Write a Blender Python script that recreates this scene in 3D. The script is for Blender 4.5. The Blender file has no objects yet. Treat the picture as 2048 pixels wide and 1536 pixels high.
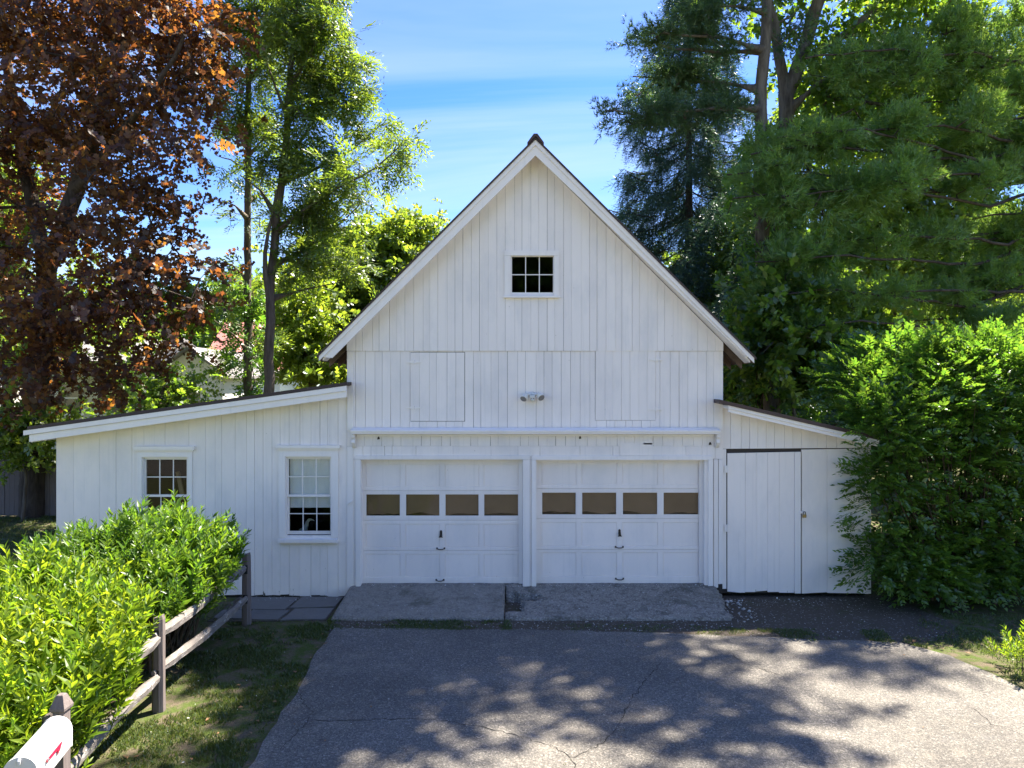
import bpy, math, random
import numpy as np
from mathutils import Vector, noise as mnoise

random.seed(7)
rng = np.random.default_rng(7)
R = math.radians
scene = bpy.context.scene
col = scene.collection

# ------------------------------------------------------------------ camera
CAMZ = 3.59
FPX = 1400.0
cam_d = bpy.data.cameras.new('camera')
cam_d.sensor_width = 36.0
cam_d.lens = FPX / 2048 * 36
cam_d.clip_start = 0.1
cam_d.clip_end = 2000
cam = bpy.data.objects.new('camera', cam_d)
col.objects.link(cam)
cam.location = (0, 0, CAMZ)
cam.rotation_euler = (R(90), 0, 0)
scene.camera = cam

# ------------------------------------------------------------------ light
SUN_EL, SUN_AZ = 57.0, 50.0            # azimuth from +Y towards +X
world = bpy.data.worlds.new('World')
scene.world = world
world.use_nodes = True
wn, wl = world.node_tree.nodes, world.node_tree.links
wn.clear()
w_out = wn.new('ShaderNodeOutputWorld')
w_bg = wn.new('ShaderNodeBackground')
w_sky = wn.new('ShaderNodeTexSky')
w_sky.sky_type = 'NISHITA'
w_sky.sun_disc = False
w_sky.sun_elevation = R(SUN_EL)
w_sky.sun_rotation = R(SUN_AZ)
w_sky.air_density = 1.0
w_sky.dust_density = 0.15
w_sky.ozone_density = 2.2
w_bg.inputs['Strength'].default_value = 0.066
# thin streaky cirrus, laid out on a flat layer high overhead
tc = wn.new('ShaderNodeTexCoord')
sep = wn.new('ShaderNodeSeparateXYZ')
wl.new(tc.outputs['Generated'], sep.inputs[0])
def wmath(op, a, b=None):
    n = wn.new('ShaderNodeMath'); n.operation = op
    for k, v in enumerate((a, b)):
        if v is None: continue
        if isinstance(v, (int, float)): n.inputs[k].default_value = v
        else: wl.new(v, n.inputs[k])
    return n.outputs[0]
zz = wmath('ADD', wmath('MAXIMUM', sep.outputs['Z'], 0.0), 0.10)
cx = wmath('DIVIDE', sep.outputs['X'], zz)
cy = wmath('DIVIDE', sep.outputs['Y'], zz)
comb = wn.new('ShaderNodeCombineXYZ')
wl.new(wmath('MULTIPLY', cx, 0.22), comb.inputs['X'])
wl.new(wmath('ADD', wmath('MULTIPLY', cy, 0.95), wmath('MULTIPLY', cx, 0.10)), comb.inputs['Y'])
def wnoise(scale, detail, rough, dist):
    n = wn.new('ShaderNodeTexNoise')
    n.inputs['Scale'].default_value = scale; n.inputs['Detail'].default_value = detail
    n.inputs['Roughness'].default_value = rough; n.inputs['Distortion'].default_value = dist
    wl.new(comb.outputs[0], n.inputs['Vector'])
    return n.outputs['Fac']
def wramp(fac, stops):
    n = wn.new('ShaderNodeValToRGB')
    wl.new(fac, n.inputs['Fac'])
    e = n.color_ramp.elements
    e[0].position, e[0].color = stops[0][0], (stops[0][1],) * 3 + (1,)
    e[1].position, e[1].color = stops[-1][0], (stops[-1][1],) * 3 + (1,)
    for p, v in stops[1:-1]:
        k = e.new(p); k.color = (v, v, v, 1)
    return n.outputs['Color']
cl = wmath('MULTIPLY', wramp(wnoise(1.3, 7, 0.55, 0.5), [(0.42, 0.0), (0.70, 1.0)]), 0.60)
mix = wn.new('ShaderNodeMix'); mix.data_type = 'RGBA'
wl.new(cl, mix.inputs['Factor'])
hs = wn.new('ShaderNodeHueSaturation')
hs.inputs['Saturation'].default_value = 1.36
hs.inputs['Hue'].default_value = 0.519
wl.new(w_sky.outputs[0], hs.inputs['Color'])
wl.new(hs.outputs[0], mix.inputs['A'])
mix.inputs['B'].default_value = (3.1, 3.5, 4.3, 1)
wl.new(mix.outputs['Result'], w_bg.inputs['Color'])
wl.new(w_bg.outputs[0], w_out.inputs['Surface'])

SUN_DIR = Vector((math.sin(R(SUN_AZ)) * math.cos(R(SUN_EL)), math.cos(R(SUN_AZ)) * math.cos(R(SUN_EL)), math.sin(R(SUN_EL))))
sun_d = bpy.data.lights.new('sun', 'SUN')
sun_d.energy = 5.0
sun_d.angle = R(0.53)
sun_d.color = (1.0, 0.91, 0.77)
sun = bpy.data.objects.new('sun', sun_d)
col.objects.link(sun)
sun.rotation_euler = SUN_DIR.to_track_quat('Z', 'Y').to_euler()
sun.location = (20, 20, 40)

scene.view_settings.view_transform = 'Standard'
scene.view_settings.look = 'None'
scene.view_settings.gamma = 1
scene.view_settings.use_curve_mapping = False
scene.view_settings.exposure = 2.32
scene.cycles.max_bounces = 8
scene.cycles.transparent_max_bounces = 12
scene.cycles.sample_clamp_indirect = 6

# ------------------------------------------------------------------ helpers
def P(px, py, Y):
    return ((px - 1024) / FPX * Y, Y, CAMZ - (py - 768) / FPX * Y)
def G(px, py, z=0.0):
    d = FPX * (CAMZ - z) / (py - 768)
    return ((px - 1024) / FPX * d, d)
def fx(px, Y): return (px - 1024) / FPX * Y
def fz(py, Y): return CAMZ - (py - 768) / FPX * Y

class MB:
    """collects shapes in world space; build() links them as one mesh object"""
    def __init__(s): s.v = []; s.f = []
    def add(s, v, f):
        o = len(s.v); s.v += [tuple(p) for p in v]; s.f += [tuple(i + o for i in q) for q in f]; return s
    def box(s, x0, x1, y0, y1, z0, z1):
        v = [(x0,y0,z0),(x1,y0,z0),(x1,y1,z0),(x0,y1,z0),(x0,y0,z1),(x1,y0,z1),(x1,y1,z1),(x0,y1,z1)]
        return s.add(v, [(0,3,2,1),(4,5,6,7),(0,1,5,4),(1,2,6,5),(2,3,7,6),(3,0,4,7)])
    def pbox(s, px0, py0, px1, py1, Y, depth):
        return s.box(fx(px0, Y), fx(px1, Y), Y, Y + depth, fz(py1, Y), fz(py0, Y))
    def prism(s, poly, y0, y1):
        """poly: list of (x,z) counter-clockwise seen from -Y; extruded y0..y1"""
        n = len(poly)
        v = [(x, y0, z) for x, z in poly] + [(x, y1, z) for x, z in poly]
        f = [tuple(range(n)), tuple(reversed(range(n, 2*n)))]
        f += [(i, i+n, (i+1) % n + n, (i+1) % n) for i in range(n)]
        return s.add(v, f)
    def slab(s, poly, z0, z1):
        """poly: list of (x,y) counter-clockwise from above"""
        n = len(poly)
        v = [(x, y, z1) for x, y in poly] + [(x, y, z0) for x, y in poly]
        f = [tuple(range(n)), tuple(reversed(range(n, 2*n)))]
        f += [(i, i+n, (i+1) % n + n, (i+1) % n) for i in range(n)]
        return s.add(v, f)
    def tube(s, pts, rad, n=8, caps=True):
        pts = [Vector(p) for p in pts]
        if not hasattr(rad, '__len__'): rad = [rad] * len(pts)
        rings = []; prev = None
        for i, p in enumerate(pts):
            t = (pts[min(i+1, len(pts)-1)] - pts[max(i-1, 0)]).normalized()
            if prev is None:
                u = t.orthogonal().normalized()
            else:
                u = (prev - t * prev.dot(t)).normalized()
            prev = u; w = t.cross(u)
            rings.append([p + (u * math.cos(a) + w * math.sin(a)) * rad[i] for a in [2*math.pi*k/n for k in range(n)]])
        v = [q for r in rings for q in r]; f = []
        for i in range(len(pts)-1):
            for k in range(n):
                f.append((i*n+k, i*n+(k+1)%n, (i+1)*n+(k+1)%n, (i+1)*n+k))
        if caps:
            f.append(tuple(reversed(range(n)))); f.append(tuple((len(pts)-1)*n + k for k in range(n)))
        return s.add(v, f)
    def build(s, name, m, parent=None, smooth=False, root=None, bevel=0):
        r = root_loc(parent)
        me = bpy.data.meshes.new(name)
        me.from_pydata([(x-r[0], y-r[1], z-r[2]) for x, y, z in s.v], [], s.f)
        me.materials.append(m)
        if smooth: me.shade_smooth()
        o = bpy.data.objects.new(name, me); col.objects.link(o)
        if parent: o.parent = parent
        if bevel:
            md = o.modifiers.new('bevel', 'BEVEL'); md.width = bevel; md.segments = 2; md.limit_method = 'ANGLE'
        return o

def root_loc(p):
    loc = Vector((0, 0, 0))
    while p is not None:
        loc += p.location; p = p.parent
    return loc
def tag(o, label=None, cat=None, group=None, kind=None):
    if label: o['label'] = label
    if cat: o['category'] = cat
    if group: o['group'] = group
    if kind: o['kind'] = kind
    return o
def thing(name, label, cat, loc, group=None):
    o = bpy.data.objects.new(name, None); col.objects.link(o)
    o.location = loc; o.empty_display_size = 0.2
    return tag(o, label, cat, group)
def fast_mesh(name, V, T, m, parent=None, smooth=False):
    r = np.array(root_loc(parent))
    me = bpy.data.meshes.new(name)
    V = np.ascontiguousarray(V - r, dtype=np.float32); T = np.ascontiguousarray(T, dtype=np.int32)
    me.vertices.add(len(V)); me.vertices.foreach_set('co', V.ravel())
    me.loops.add(T.size); me.loops.foreach_set('vertex_index', T.ravel())
    me.polygons.add(len(T)); me.polygons.foreach_set('loop_start', np.arange(0, T.size, 3, dtype=np.int32))
    me.update(calc_edges=True); me.validate()
    if smooth: me.shade_smooth()
    me.materials.append(m)
    o = bpy.data.objects.new(name, me); col.objects.link(o)
    if parent: o.parent = parent
    return o
def clip(poly, a, b, c):
    """keep a*x + b*z <= c"""
    out = []
    for i in range(len(poly)):
        p, q = poly[i], poly[(i+1) % len(poly)]
        dp, dq = a*p[0]+b*p[1]-c, a*q[0]+b*q[1]-c
        if dp <= 0: out.append(p)
        if dp * dq < 0:
            t = dp / (dp - dq); out.append((p[0]+(q[0]-p[0])*t, p[1]+(q[1]-p[1])*t))
    return out
def area(poly):
    return abs(sum(poly[i][0]*poly[(i+1)%len(poly)][1]-poly[(i+1)%len(poly)][0]*poly[i][1] for i in range(len(poly))))/2 if len(poly) > 2 else 0
def cut_holes(poly, holes):
    polys = [poly]
    for (x0, x1, z0, z1) in holes:
        nxt = []
        for p in polys:
            l = clip(p, 1, 0, x0); r = clip(p, -1, 0, -x1)
            m = clip(clip(p, -1, 0, -x0), 1, 0, x1)
            lo = clip(m, 0, 1, z0); hi = clip(m, 0, -1, -z1)
            nxt += [q for q in (l, r, lo, hi) if area(q) > 1e-4]
        polys = nxt
    return polys

# ------------------------------------------------------------------ materials
class NT:
    def __init__(s, name):
        s.m = bpy.data.materials.new(name); s.m.use_nodes = True
        s.n = s.m.node_tree.nodes; s.l = s.m.node_tree.links; s.n.clear()
        s.out = s.n.new('ShaderNodeOutputMaterial')
    def new(s, t, **kw):
        n = s.n.new(t)
        for k, v in kw.items(): setattr(n, k, v)
        return n
    def put(s, sock, v):
        if hasattr(v, 'is_output'): s.l.new(v, sock)
        elif isinstance(v, (tuple, list)) and len(v) == 3 and sock.type == 'RGBA': sock.default_value = (*v, 1)
        else: sock.default_value = v
    def math(s, op, a, b=None, clamp=False):
        n = s.new('ShaderNodeMath', operation=op, use_clamp=clamp)
        s.put(n.inputs[0], a)
        if b is not None: s.put(n.inputs[1], b)
        return n.outputs[0]
    def coords(s, kind='pos', scale=(1, 1, 1)):
        if kind == 'pos': o = s.new('ShaderNodeNewGeometry').outputs['Position']
        else: o = s.new('ShaderNodeTexCoord').outputs['Object']
        mp = s.new('ShaderNodeMapping'); mp.inputs['Scale'].default_value = scale
        s.l.new(o, mp.inputs['Vector']); return mp.outputs[0]
    def noise(s, vec, scale, detail=4, rough=0.55, dist=0.0):
        n = s.new('ShaderNodeTexNoise'); s.l.new(vec, n.inputs['Vector'])
        n.inputs['Scale'].default_value = scale; n.inputs['Detail'].default_value = detail
        n.inputs['Roughness'].default_value = rough; n.inputs['Distortion'].default_value = dist
        return n.outputs['Fac']
    def voro(s, vec, scale, feature='F1', out='Distance'):
        n = s.new('ShaderNodeTexVoronoi', feature=feature); s.l.new(vec, n.inputs['Vector'])
        n.inputs['Scale'].default_value = scale
        return n.outputs[out]
    def ramp(s, fac, stops):
        n = s.new('ShaderNodeValToRGB'); s.l.new(fac, n.inputs['Fac'])
        e = n.color_ramp.elements
        def c(v): return (*v, 1) if isinstance(v, tuple) else (v, v, v, 1)
        e[0].position, e[0].color = stops[0][0], c(stops[0][1])
        e[1].position, e[1].color = stops[-1][0], c(stops[-1][1])
        for p, v in stops[1:-1]:
            k = e.new(p); k.color = c(v)
        return n.outputs['Color']
    def mix(s, fac, a, b, blend='MIX'):
        n = s.new('ShaderNodeMix', data_type='RGBA', blend_type=blend)
        s.put(n.inputs['Factor'], fac); s.put(n.inputs['A'], a); s.put(n.inputs['B'], b)
        return n.outputs['Result']
    def bump(s, h, strength=0.3, dist=0.01):
        n = s.new('ShaderNodeBump'); s.l.new(h, n.inputs['Height'])
        n.inputs['Strength'].default_value = strength; n.inputs['Distance'].default_value = dist
        return n.outputs[0]
    def principled(s, color, rough=0.6, normal=None, metal=0.0, spec=0.4):
        b = s.new('ShaderNodeBsdfPrincipled')
        s.put(b.inputs['Base Color'], color); s.put(b.inputs['Roughness'], rough)
        b.inputs['Metallic'].default_value = metal; b.inputs['Specular IOR Level'].default_value = spec
        if normal is not None: s.l.new(normal, b.inputs['Normal'])
        s.l.new(b.outputs[0], s.out.inputs['Surface'])
        return s.m

def m_paint(name, base=(0.88, 0.815, 0.765), peel=True, wear=1.0):
    t = NT(name)
    v = t.coords('pos'); vg = t.coords('pos', (38, 38, 1.6)); vd = t.coords('pos', (1.0, 1.0, 0.45))
    rnd = t.new('ShaderNodeObjectInfo').outputs['Random']
    tone = t.ramp(rnd, [(0.0, (0.945, 0.943, 0.945)), (0.5, (0.98, 0.977, 0.973)), (1.0, (1, 1, 1))])
    c = t.mix(1.0, base, tone, 'MULTIPLY')
    dirt = t.ramp(t.noise(vd, 2.3, 6, 0.62), [(0.46, 0.0), (0.80, 1.0)])
    c = t.mix(t.math('MULTIPLY', dirt, 0.50 * wear), c, (0.56, 0.555, 0.56))
    grain = t.noise(vg, 1.0, 4, 0.6)
    c = t.mix(t.math('MULTIPLY', t.ramp(grain, [(0.58, 0.0), (0.80, 1.0)]), 0.16 * wear), c, (0.52, 0.50, 0.47))
    st = t.ramp(t.noise(t.coords('pos', (16, 16, 0.35)), 1.0, 5, 0.6), [(0.56, 0.0), (0.74, 1.0)])
    c = t.mix(t.math('MULTIPLY', st, 0.24 * wear), c, (0.50, 0.49, 0.47))
    # knots, scuffs and small bare specks
    sp = t.ramp(t.voro(t.coords('pos', (9, 9, 4.0)), 1.0), [(0.03, 1.0), (0.055, 0.0)])
    gate = t.ramp(t.noise(v, 1.7, 2), [(0.50, 0.0), (0.56, 1.0)])
    c = t.mix(t.math('MULTIPLY', t.math('MULTIPLY', sp, gate), 0.55 * wear), c, (0.27, 0.24, 0.21))
    if peel:
        z = t.new('ShaderNodeSeparateXYZ'); t.l.new(v, z.inputs[0])
        h = t.math('MULTIPLY', t.math('SUBTRACT', 0.50, z.outputs['Z']), 0.30)       # rot rises from the foot of the wall
        pn = t.math('ADD', t.math('MULTIPLY', t.noise(t.coords('pos', (26, 26, 4.5)), 1.0, 5, 0.65), 0.75), t.math('MULTIPLY', t.noise(v, 1.3, 2), 0.27))
        k = t.ramp(t.math('ADD', pn, h), [(0.742, 0.0), (0.775, 1.0)])
        c = t.mix(k, c, (0.055, 0.048, 0.042))
    nrm = t.bump(t.math('ADD', grain, t.math('MULTIPLY', t.noise(v, 60, 3), 0.4)), 0.22, 0.004)
    return t.principled(c, 0.55, nrm, spec=0.3)

def m_plain(name, c, rough=0.5, metal=0.0, var=0.12, scale=8.0, spec=0.4, bump=0.1):
    t = NT(name); v = t.coords('pos')
    n = t.noise(v, scale, 5, 0.6)
    cc = t.mix(n, tuple(x * (1 - var) for x in c), tuple(min(1, x * (1 + var)) for x in c))
    return t.principled(cc, rough, t.bump(n, bump, 0.005), metal, spec)

def m_leaf(name, cols, trans, tmix=0.45, gloss=0.07, rough=0.38, patch=None):
    """cols / trans: three base colours, picked per leaf"""
    t = NT(name)
    rnd = t.new('ShaderNodeNewGeometry').outputs['Random Per Island']
    v = t.coords('pos')
    k = t.math('ADD', t.math('MULTIPLY', rnd, 0.7), t.math('MULTIPLY', t.noise(v, 0.7, 2), 0.55), True)
    k = t.math('SUBTRACT', k, 0.12, True)
    c = t.ramp(k, [(0.0, cols[0]), (0.5, cols[1]), (1.0, cols[2])])
    ct = t.ramp(k, [(0.0, trans[0]), (0.5, trans[1]), (1.0, trans[2])])
    d = t.new('ShaderNodeBsdfDiffuse'); t.l.new(c, d.inputs[0])
    tr = t.new('ShaderNodeBsdfTranslucent'); t.l.new(ct, tr.inputs[0])
    g = t.new('ShaderNodeBsdfGlossy'); g.inputs['Roughness'].default_value = rough; g.inputs[0].default_value = (0.9, 0.95, 1, 1)
    m1 = t.new('ShaderNodeMixShader'); m1.inputs[0].default_value = tmix
    t.l.new(d.outputs[0], m1.inputs[1]); t.l.new(tr.outputs[0], m1.inputs[2])
    m2 = t.new('ShaderNodeMixShader'); m2.inputs[0].default_value = gloss
    t.l.new(m1.outputs[0], m2.inputs[1]); t.l.new(g.outputs[0], m2.inputs[2])
    t.l.new(m2.outputs[0], t.out.inputs['Surface'])
    return t.m

def m_bark(name, a, b, scale=1.0):
    t = NT(name)
    n = t.noise(t.coords('pos', (9*scale, 9*scale, 1.6*scale)), 1.0, 6, 0.65, 0.6)
    n2 = t.noise(t.coords('pos'), 1.3, 3)
    c = t.mix(t.ramp(n, [(0.32, 0.0), (0.68, 1.0)]), a, b)
    c = t.mix(t.math('MULTIPLY', n2, 0.35), c, tuple(x*0.8 for x in a))
    return t.principled(c, 0.9, t.bump(n, 0.9, 0.03), spec=0.15)

def m_glass(name, tint=(0.95, 0.96, 0.95)):
    t = NT(name)
    lw = t.new('ShaderNodeFresnel'); lw.inputs['IOR'].default_value = 1.5
    nrm = t.bump(t.noise(t.coords('pos'), 5.0, 2), 0.10, 0.02)
    t.l.new(nrm, lw.inputs['Normal'])
    tr = t.new('ShaderNodeBsdfTransparent'); tr.inputs[0].default_value = (*tint, 1)
    g = t.new('ShaderNodeBsdfGlossy'); g.inputs['Roughness'].default_value = 0.03
    t.l.new(nrm, g.inputs['Normal'])
    m = t.new('ShaderNodeMixShader'); t.l.new(t.math('MULTIPLY', lw.outputs[0], 0.5), m.inputs[0])
    t.l.new(tr.outputs[0], m.inputs[1]); t.l.new(g.outputs[0], m.inputs[2])
    t.l.new(m.outputs[0], t.out.inputs['Surface'])
    return t.m

M = {}
M['paint'] = m_paint('white_painted_boards')
M['trim'] = m_paint('white_painted_trim', (0.88, 0.825, 0.78), False, 0.7)
M['trimlow'] = m_paint('white_painted_low_trim', (0.87, 0.815, 0.77), True, 0.8)
M['door'] = m_paint('white_garage_door_paint', (0.88, 0.81, 0.762), False, 0.8)
M['dark_wood'] = m_plain('dark_sheathing', (0.05, 0.042, 0.036), 0.9)
M['soffit'] = m_plain('bare_soffit_wood', (0.12, 0.085, 0.06), 0.9, var=0.4)
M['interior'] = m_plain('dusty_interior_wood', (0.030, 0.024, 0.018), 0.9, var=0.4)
M['roof'] = m_plain('dark_brown_roof', (0.052, 0.035, 0.032), 0.7, var=0.3)
M['ridge'] = m_plain('brown_ridge_metal', (0.065, 0.038, 0.034), 0.5, var=0.2)
M['glass'] = m_glass('window_glass')
M['shade'] = m_plain('roller_shade_cloth', (0.84, 0.84, 0.85), 0.85, var=0.05)
M['paper'] = m_plain('brown_paper', (0.185, 0.115, 0.064), 0.7, var=0.25, scale=3.0)
M['metal'] = m_plain('dark_iron', (0.05, 0.047, 0.045), 0.45, 0.7)
M['steel'] = m_plain('grey_steel', (0.42, 0.42, 0.42), 0.35, 0.8)
M['brass'] = m_plain('worn_brass', (0.30, 0.22, 0.10), 0.4, 0.8)
M['white_plastic'] = m_plain('aged_white_plastic', (0.66, 0.65, 0.60), 0.45, var=0.08)
M['lens'] = m_plain('dark_lamp_lens', (0.24, 0.22, 0.20), 0.2, var=0.5, scale=60)
M['plank'] = m_plain('raw_pine_plank', (0.50, 0.34, 0.17), 0.7, var=0.15)
M['heron'] = m_plain('white_figurine', (0.80, 0.80, 0.78), 0.5, var=0.05)
M['mailbox'] = m_plain('white_mailbox_enamel', (0.55, 0.55, 0.545), 0.3, 0.0, var=0.02, spec=0.5, bump=0.02)
M['red'] = m_plain('red_flag_enamel', (0.62, 0.015, 0.05), 0.4, var=0.08)
M['siding_far'] = m_plain('pale_far_siding', (0.52, 0.50, 0.44), 0.7, var=0.06)
M['siding_white'] = m_plain('white_far_siding', (0.74, 0.74, 0.74), 0.7, var=0.05)
M['siding_teal'] = m_plain('pale_teal_siding', (0.42, 0.52, 0.52), 0.7, var=0.06)
M['roof_grey'] = m_plain('grey_shingle', (0.20, 0.19, 0.19), 0.85, var=0.2)
M['roof_red'] = m_plain('faded_red_metal_roof', (0.42, 0.17, 0.14), 0.6, var=0.1)
M['far_glass'] = m_plain('far_window_glass', (0.03, 0.035, 0.04), 0.08, var=0.1, spec=0.6, bump=0)

def m_weathered():
    t = NT('weathered_grey_rail')
    n = t.noise(t.coords('pos', (30, 30, 30)), 0.5, 6, 0.7)
    g = t.noise(t.coords('pos', (60, 8, 10)), 1.0, 5, 0.65)
    c = t.mix(g, (0.09, 0.075, 0.068), (0.24, 0.22, 0.205))
    pn = t.noise(t.coords('pos', (14, 6, 20)), 1.0, 6, 0.72)
    # old white paint survives in flakes, mostly on the upper faces
    k = t.ramp(pn, [(0.56, 0.0), (0.60, 1.0)])
    c = t.mix(t.math('MULTIPLY', k, 0.65), c, (0.46, 0.445, 0.43))
    return t.principled(c, 0.9, t.bump(t.math('ADD', g, n), 0.7, 0.01), spec=0.15)
def m_post():
    t = NT('weathered_brown_post')
    g = t.noise(t.coords('pos', (45, 45, 3)), 1.0, 6, 0.65)
    n = t.noise(t.coords('pos'), 4.0, 4)
    c = t.mix(g, (0.085, 0.068, 0.062), (0.24, 0.20, 0.185))
    c = t.mix(t.math('MULTIPLY', n, 0.5), c, (0.15, 0.13, 0.13))
    return t.principled(c, 0.92, t.bump(g, 0.8, 0.012), spec=0.12)
M['rail'] = m_weathered(); M['post'] = m_post()

def m_asphalt():
    t = NT('old_asphalt')
    v = t.coords('pos')
    agg = t.voro(v, 62, out='Color')
    aggv = t.new('ShaderNodeSeparateColor'); t.l.new(agg, aggv.inputs[0])
    agg2 = t.voro(v, 130, out='Color')
    a2 = t.new('ShaderNodeSeparateColor'); t.l.new(agg2, a2.inputs[0])
    big = t.noise(v, 0.55, 5, 0.6); mid = t.noise(v, 3.2, 5, 0.65); fine = t.noise(v, 160, 2)
    c = t.ramp(aggv.outputs[0], [(0.0, (0.115, 0.107, 0.098)), (0.45, (0.19, 0.178, 0.163)), (0.80, (0.265, 0.247, 0.222)), (0.93, (0.41, 0.38, 0.34)), (1.0, (0.52, 0.485, 0.435))])
    c = t.mix(0.40, c, t.ramp(a2.outputs[1], [(0.0, 0.085), (0.6, 0.21), (1.0, 0.46)]))
    c = t.mix(1.0, c, t.ramp(big, [(0.30, (0.43, 0.415, 0.39)), (0.70, (0.70, 0.675, 0.63))]), 'MULTIPLY')
    c = t.mix(t.math('MULTIPLY', t.ramp(mid, [(0.58, 0.0), (0.74, 1.0)]), 0.45), c, (0.10, 0.098, 0.10))
    c = t.mix(t.math('MULTIPLY', t.ramp(t.noise(v, 1.9, 3, 0.5), [(0.66, 0.0), (0.76, 1.0)]), 0.55), c, (0.060, 0.056, 0.052))
    c = t.mix(t.math('MULTIPLY', t.ramp(t.voro(v, 30), [(0.06, 1.0), (0.10, 0.0)]), 0.7), c, (0.55, 0.52, 0.47))
    # sand washed into hollows
    c = t.mix(t.math('MULTIPLY', t.ramp(t.noise(t.coords('pos', (0.7, 1, 1)), 1.1, 6, 0.7), [(0.56, 0.0), (0.74, 1.0)]), 0.35), c, (0.32, 0.28, 0.22))
    h = t.math('ADD', t.math('MULTIPLY', t.voro(v, 62), 1.0), fine)
    return t.principled(c, 0.88, t.bump(h, 0.55, 0.006), spec=0.25)
def m_concrete(name, rough_amt):
    t = NT(name)
    v = t.coords('pos')
    n = t.noise(v, 2.4, 7, 0.68); f = t.noise(v, 38, 5, 0.7); pit = t.voro(v, 34)
    n2 = t.noise(v, 7.5, 7, 0.72, 0.6); agg = t.new('ShaderNodeSeparateColor'); t.l.new(t.voro(v, 48, out='Color'), agg.inputs[0])
    c = t.mix(n, (0.19, 0.172, 0.146), (0.37, 0.342, 0.296))
    c = t.mix(t.math('MULTIPLY', t.ramp(n2, [(0.50, 0.0), (0.62, 1.0)]), 0.75 * rough_amt), c, (0.115, 0.105, 0.092))
    c = t.mix(t.ramp(f, [(0.50, 0.0), (0.64, 0.70 * rough_amt)]), c, (0.10, 0.095, 0.085))
    c = t.mix(t.math('MULTIPLY', t.ramp(agg.outputs[0], [(0.80, 0.0), (0.90, 1.0)]), 0.40 * rough_amt), c, (0.50, 0.47, 0.42))
    c = t.mix(t.ramp(t.noise(v, 1.1, 5, 0.7, 0.4), [(0.56, 0.0), (0.66, 0.6)]), c, (0.085, 0.082, 0.065))
    return t.principled(c, 0.93, t.bump(t.math('ADD', t.math('ADD', f, pit), n2), 1.0, 0.02), spec=0.15)
def m_ground():
    t = NT('patchy_lawn_soil')
    v = t.coords('pos')
    n = t.noise(v, 1.5, 7, 0.65); f = t.noise(v, 28, 5, 0.7); g = t.noise(v, 4.5, 6, 0.7)
    soil = t.mix(f, (0.060, 0.048, 0.034), (0.165, 0.135, 0.095))
    green = t.mix(f, (0.035, 0.052, 0.014), (0.085, 0.115, 0.028))
    c = t.mix(t.ramp(g, [(0.40, 0.0), (0.58, 1.0)]), soil, green)
    return t.principled(c, 0.97, t.bump(t.math('ADD', f, n), 1.0, 0.02), spec=0.08)
def m_dirt():
    t = NT('dark_gravelly_dirt')
    v = t.coords('pos')
    n = t.noise(v, 2.2, 7, 0.68); f = t.noise(v, 45, 5, 0.7)
    vo = t.new('ShaderNodeSeparateColor'); t.l.new(t.voro(v, 42, out='Color'), vo.inputs[0])
    c = t.mix(f, (0.050, 0.041, 0.031), (0.125, 0.105, 0.082))
    c = t.mix(t.ramp(vo.outputs[0], [(0.90, 0.0), (0.97, 0.6)]), c, (0.24, 0.225, 0.205))
    c = t.mix(t.ramp(n, [(0.55, 0.0), (0.72, 0.7)]), c, (0.055, 0.065, 0.022))
    return t.principled(c, 0.95, t.bump(t.math('ADD', f, t.voro(v, 42)), 0.9, 0.014), spec=0.12)
def m_slate():
    t = NT('grey_slate')
    v = t.coords('pos'); n = t.noise(v, 3.0, 6, 0.65, 0.8); f = t.noise(v, 30, 4)
    rnd = t.new('ShaderNodeObjectInfo').outputs['Random']
    c = t.mix(n, (0.075, 0.072, 0.070), (0.17, 0.162, 0.152))
    c = t.mix(t.math('MULTIPLY', rnd, 0.35), c, (0.22, 0.205, 0.185))
    return t.principled(c, 0.8, t.bump(t.math('ADD', n, f), 0.5, 0.01), spec=0.25)
M['asphalt'] = m_asphalt(); M['ground'] = m_ground(); M['dirt'] = m_dirt(); M['slate'] = m_slate()
M['concrete'] = m_concrete('worn_concrete', 0.6); M['concrete_broken'] = m_concrete('broken_concrete', 1.0)
M['crack'] = m_plain('crack_dirt', (0.022, 0.021, 0.018), 0.95, var=0.5, scale=20)
M['pebble'] = m_plain('pale_pebbles', (0.42, 0.40, 0.37), 0.8, var=0.4, scale=9)
M['chip'] = m_plain('paint_chips', (0.72, 0.71, 0.68), 0.7, var=0.1)
M['deadleaf'] = m_plain('dry_leaf', (0.20, 0.11, 0.05), 0.8, var=0.5, scale=7)
M['fence_far'] = m_post()
M['grass'] = m_leaf('grass_blades', [(0.035, 0.06, 0.012), (0.06, 0.095, 0.02), (0.12, 0.12, 0.04)], [(0.08, 0.14, 0.02), (0.14, 0.20, 0.03), (0.2, 0.19, 0.06)], 0.4, 0.04)
M['bush'] = m_leaf('sunny_forsythia_leaf', [(0.046, 0.100, 0.010), (0.080, 0.140, 0.010), (0.138, 0.184, 0.012)], [(0.17, 0.36, 0.02), (0.31, 0.48, 0.02), (0.50, 0.57, 0.03)], 0.46, 0.02)  # forsythia leaf in its sunlit tone, the sun's yellow put into the colour
M['bush_green'] = m_leaf('shaded_forsythia_leaf', [(0.036, 0.086, 0.012), (0.060, 0.118, 0.012), (0.095, 0.150, 0.014)], [(0.10, 0.25, 0.02), (0.19, 0.36, 0.02), (0.31, 0.43, 0.025)], 0.44, 0.025)  # same leaf again, its shade put into a greener, darker colour
M['shrub'] = m_leaf('glossy_shrub_leaf', [(0.034, 0.074, 0.010), (0.056, 0.112, 0.013), (0.095, 0.155, 0.018)], [(0.10, 0.28, 0.02), (0.20, 0.42, 0.03), (0.38, 0.56, 0.04)], 0.40, 0.05, 0.36)
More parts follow.
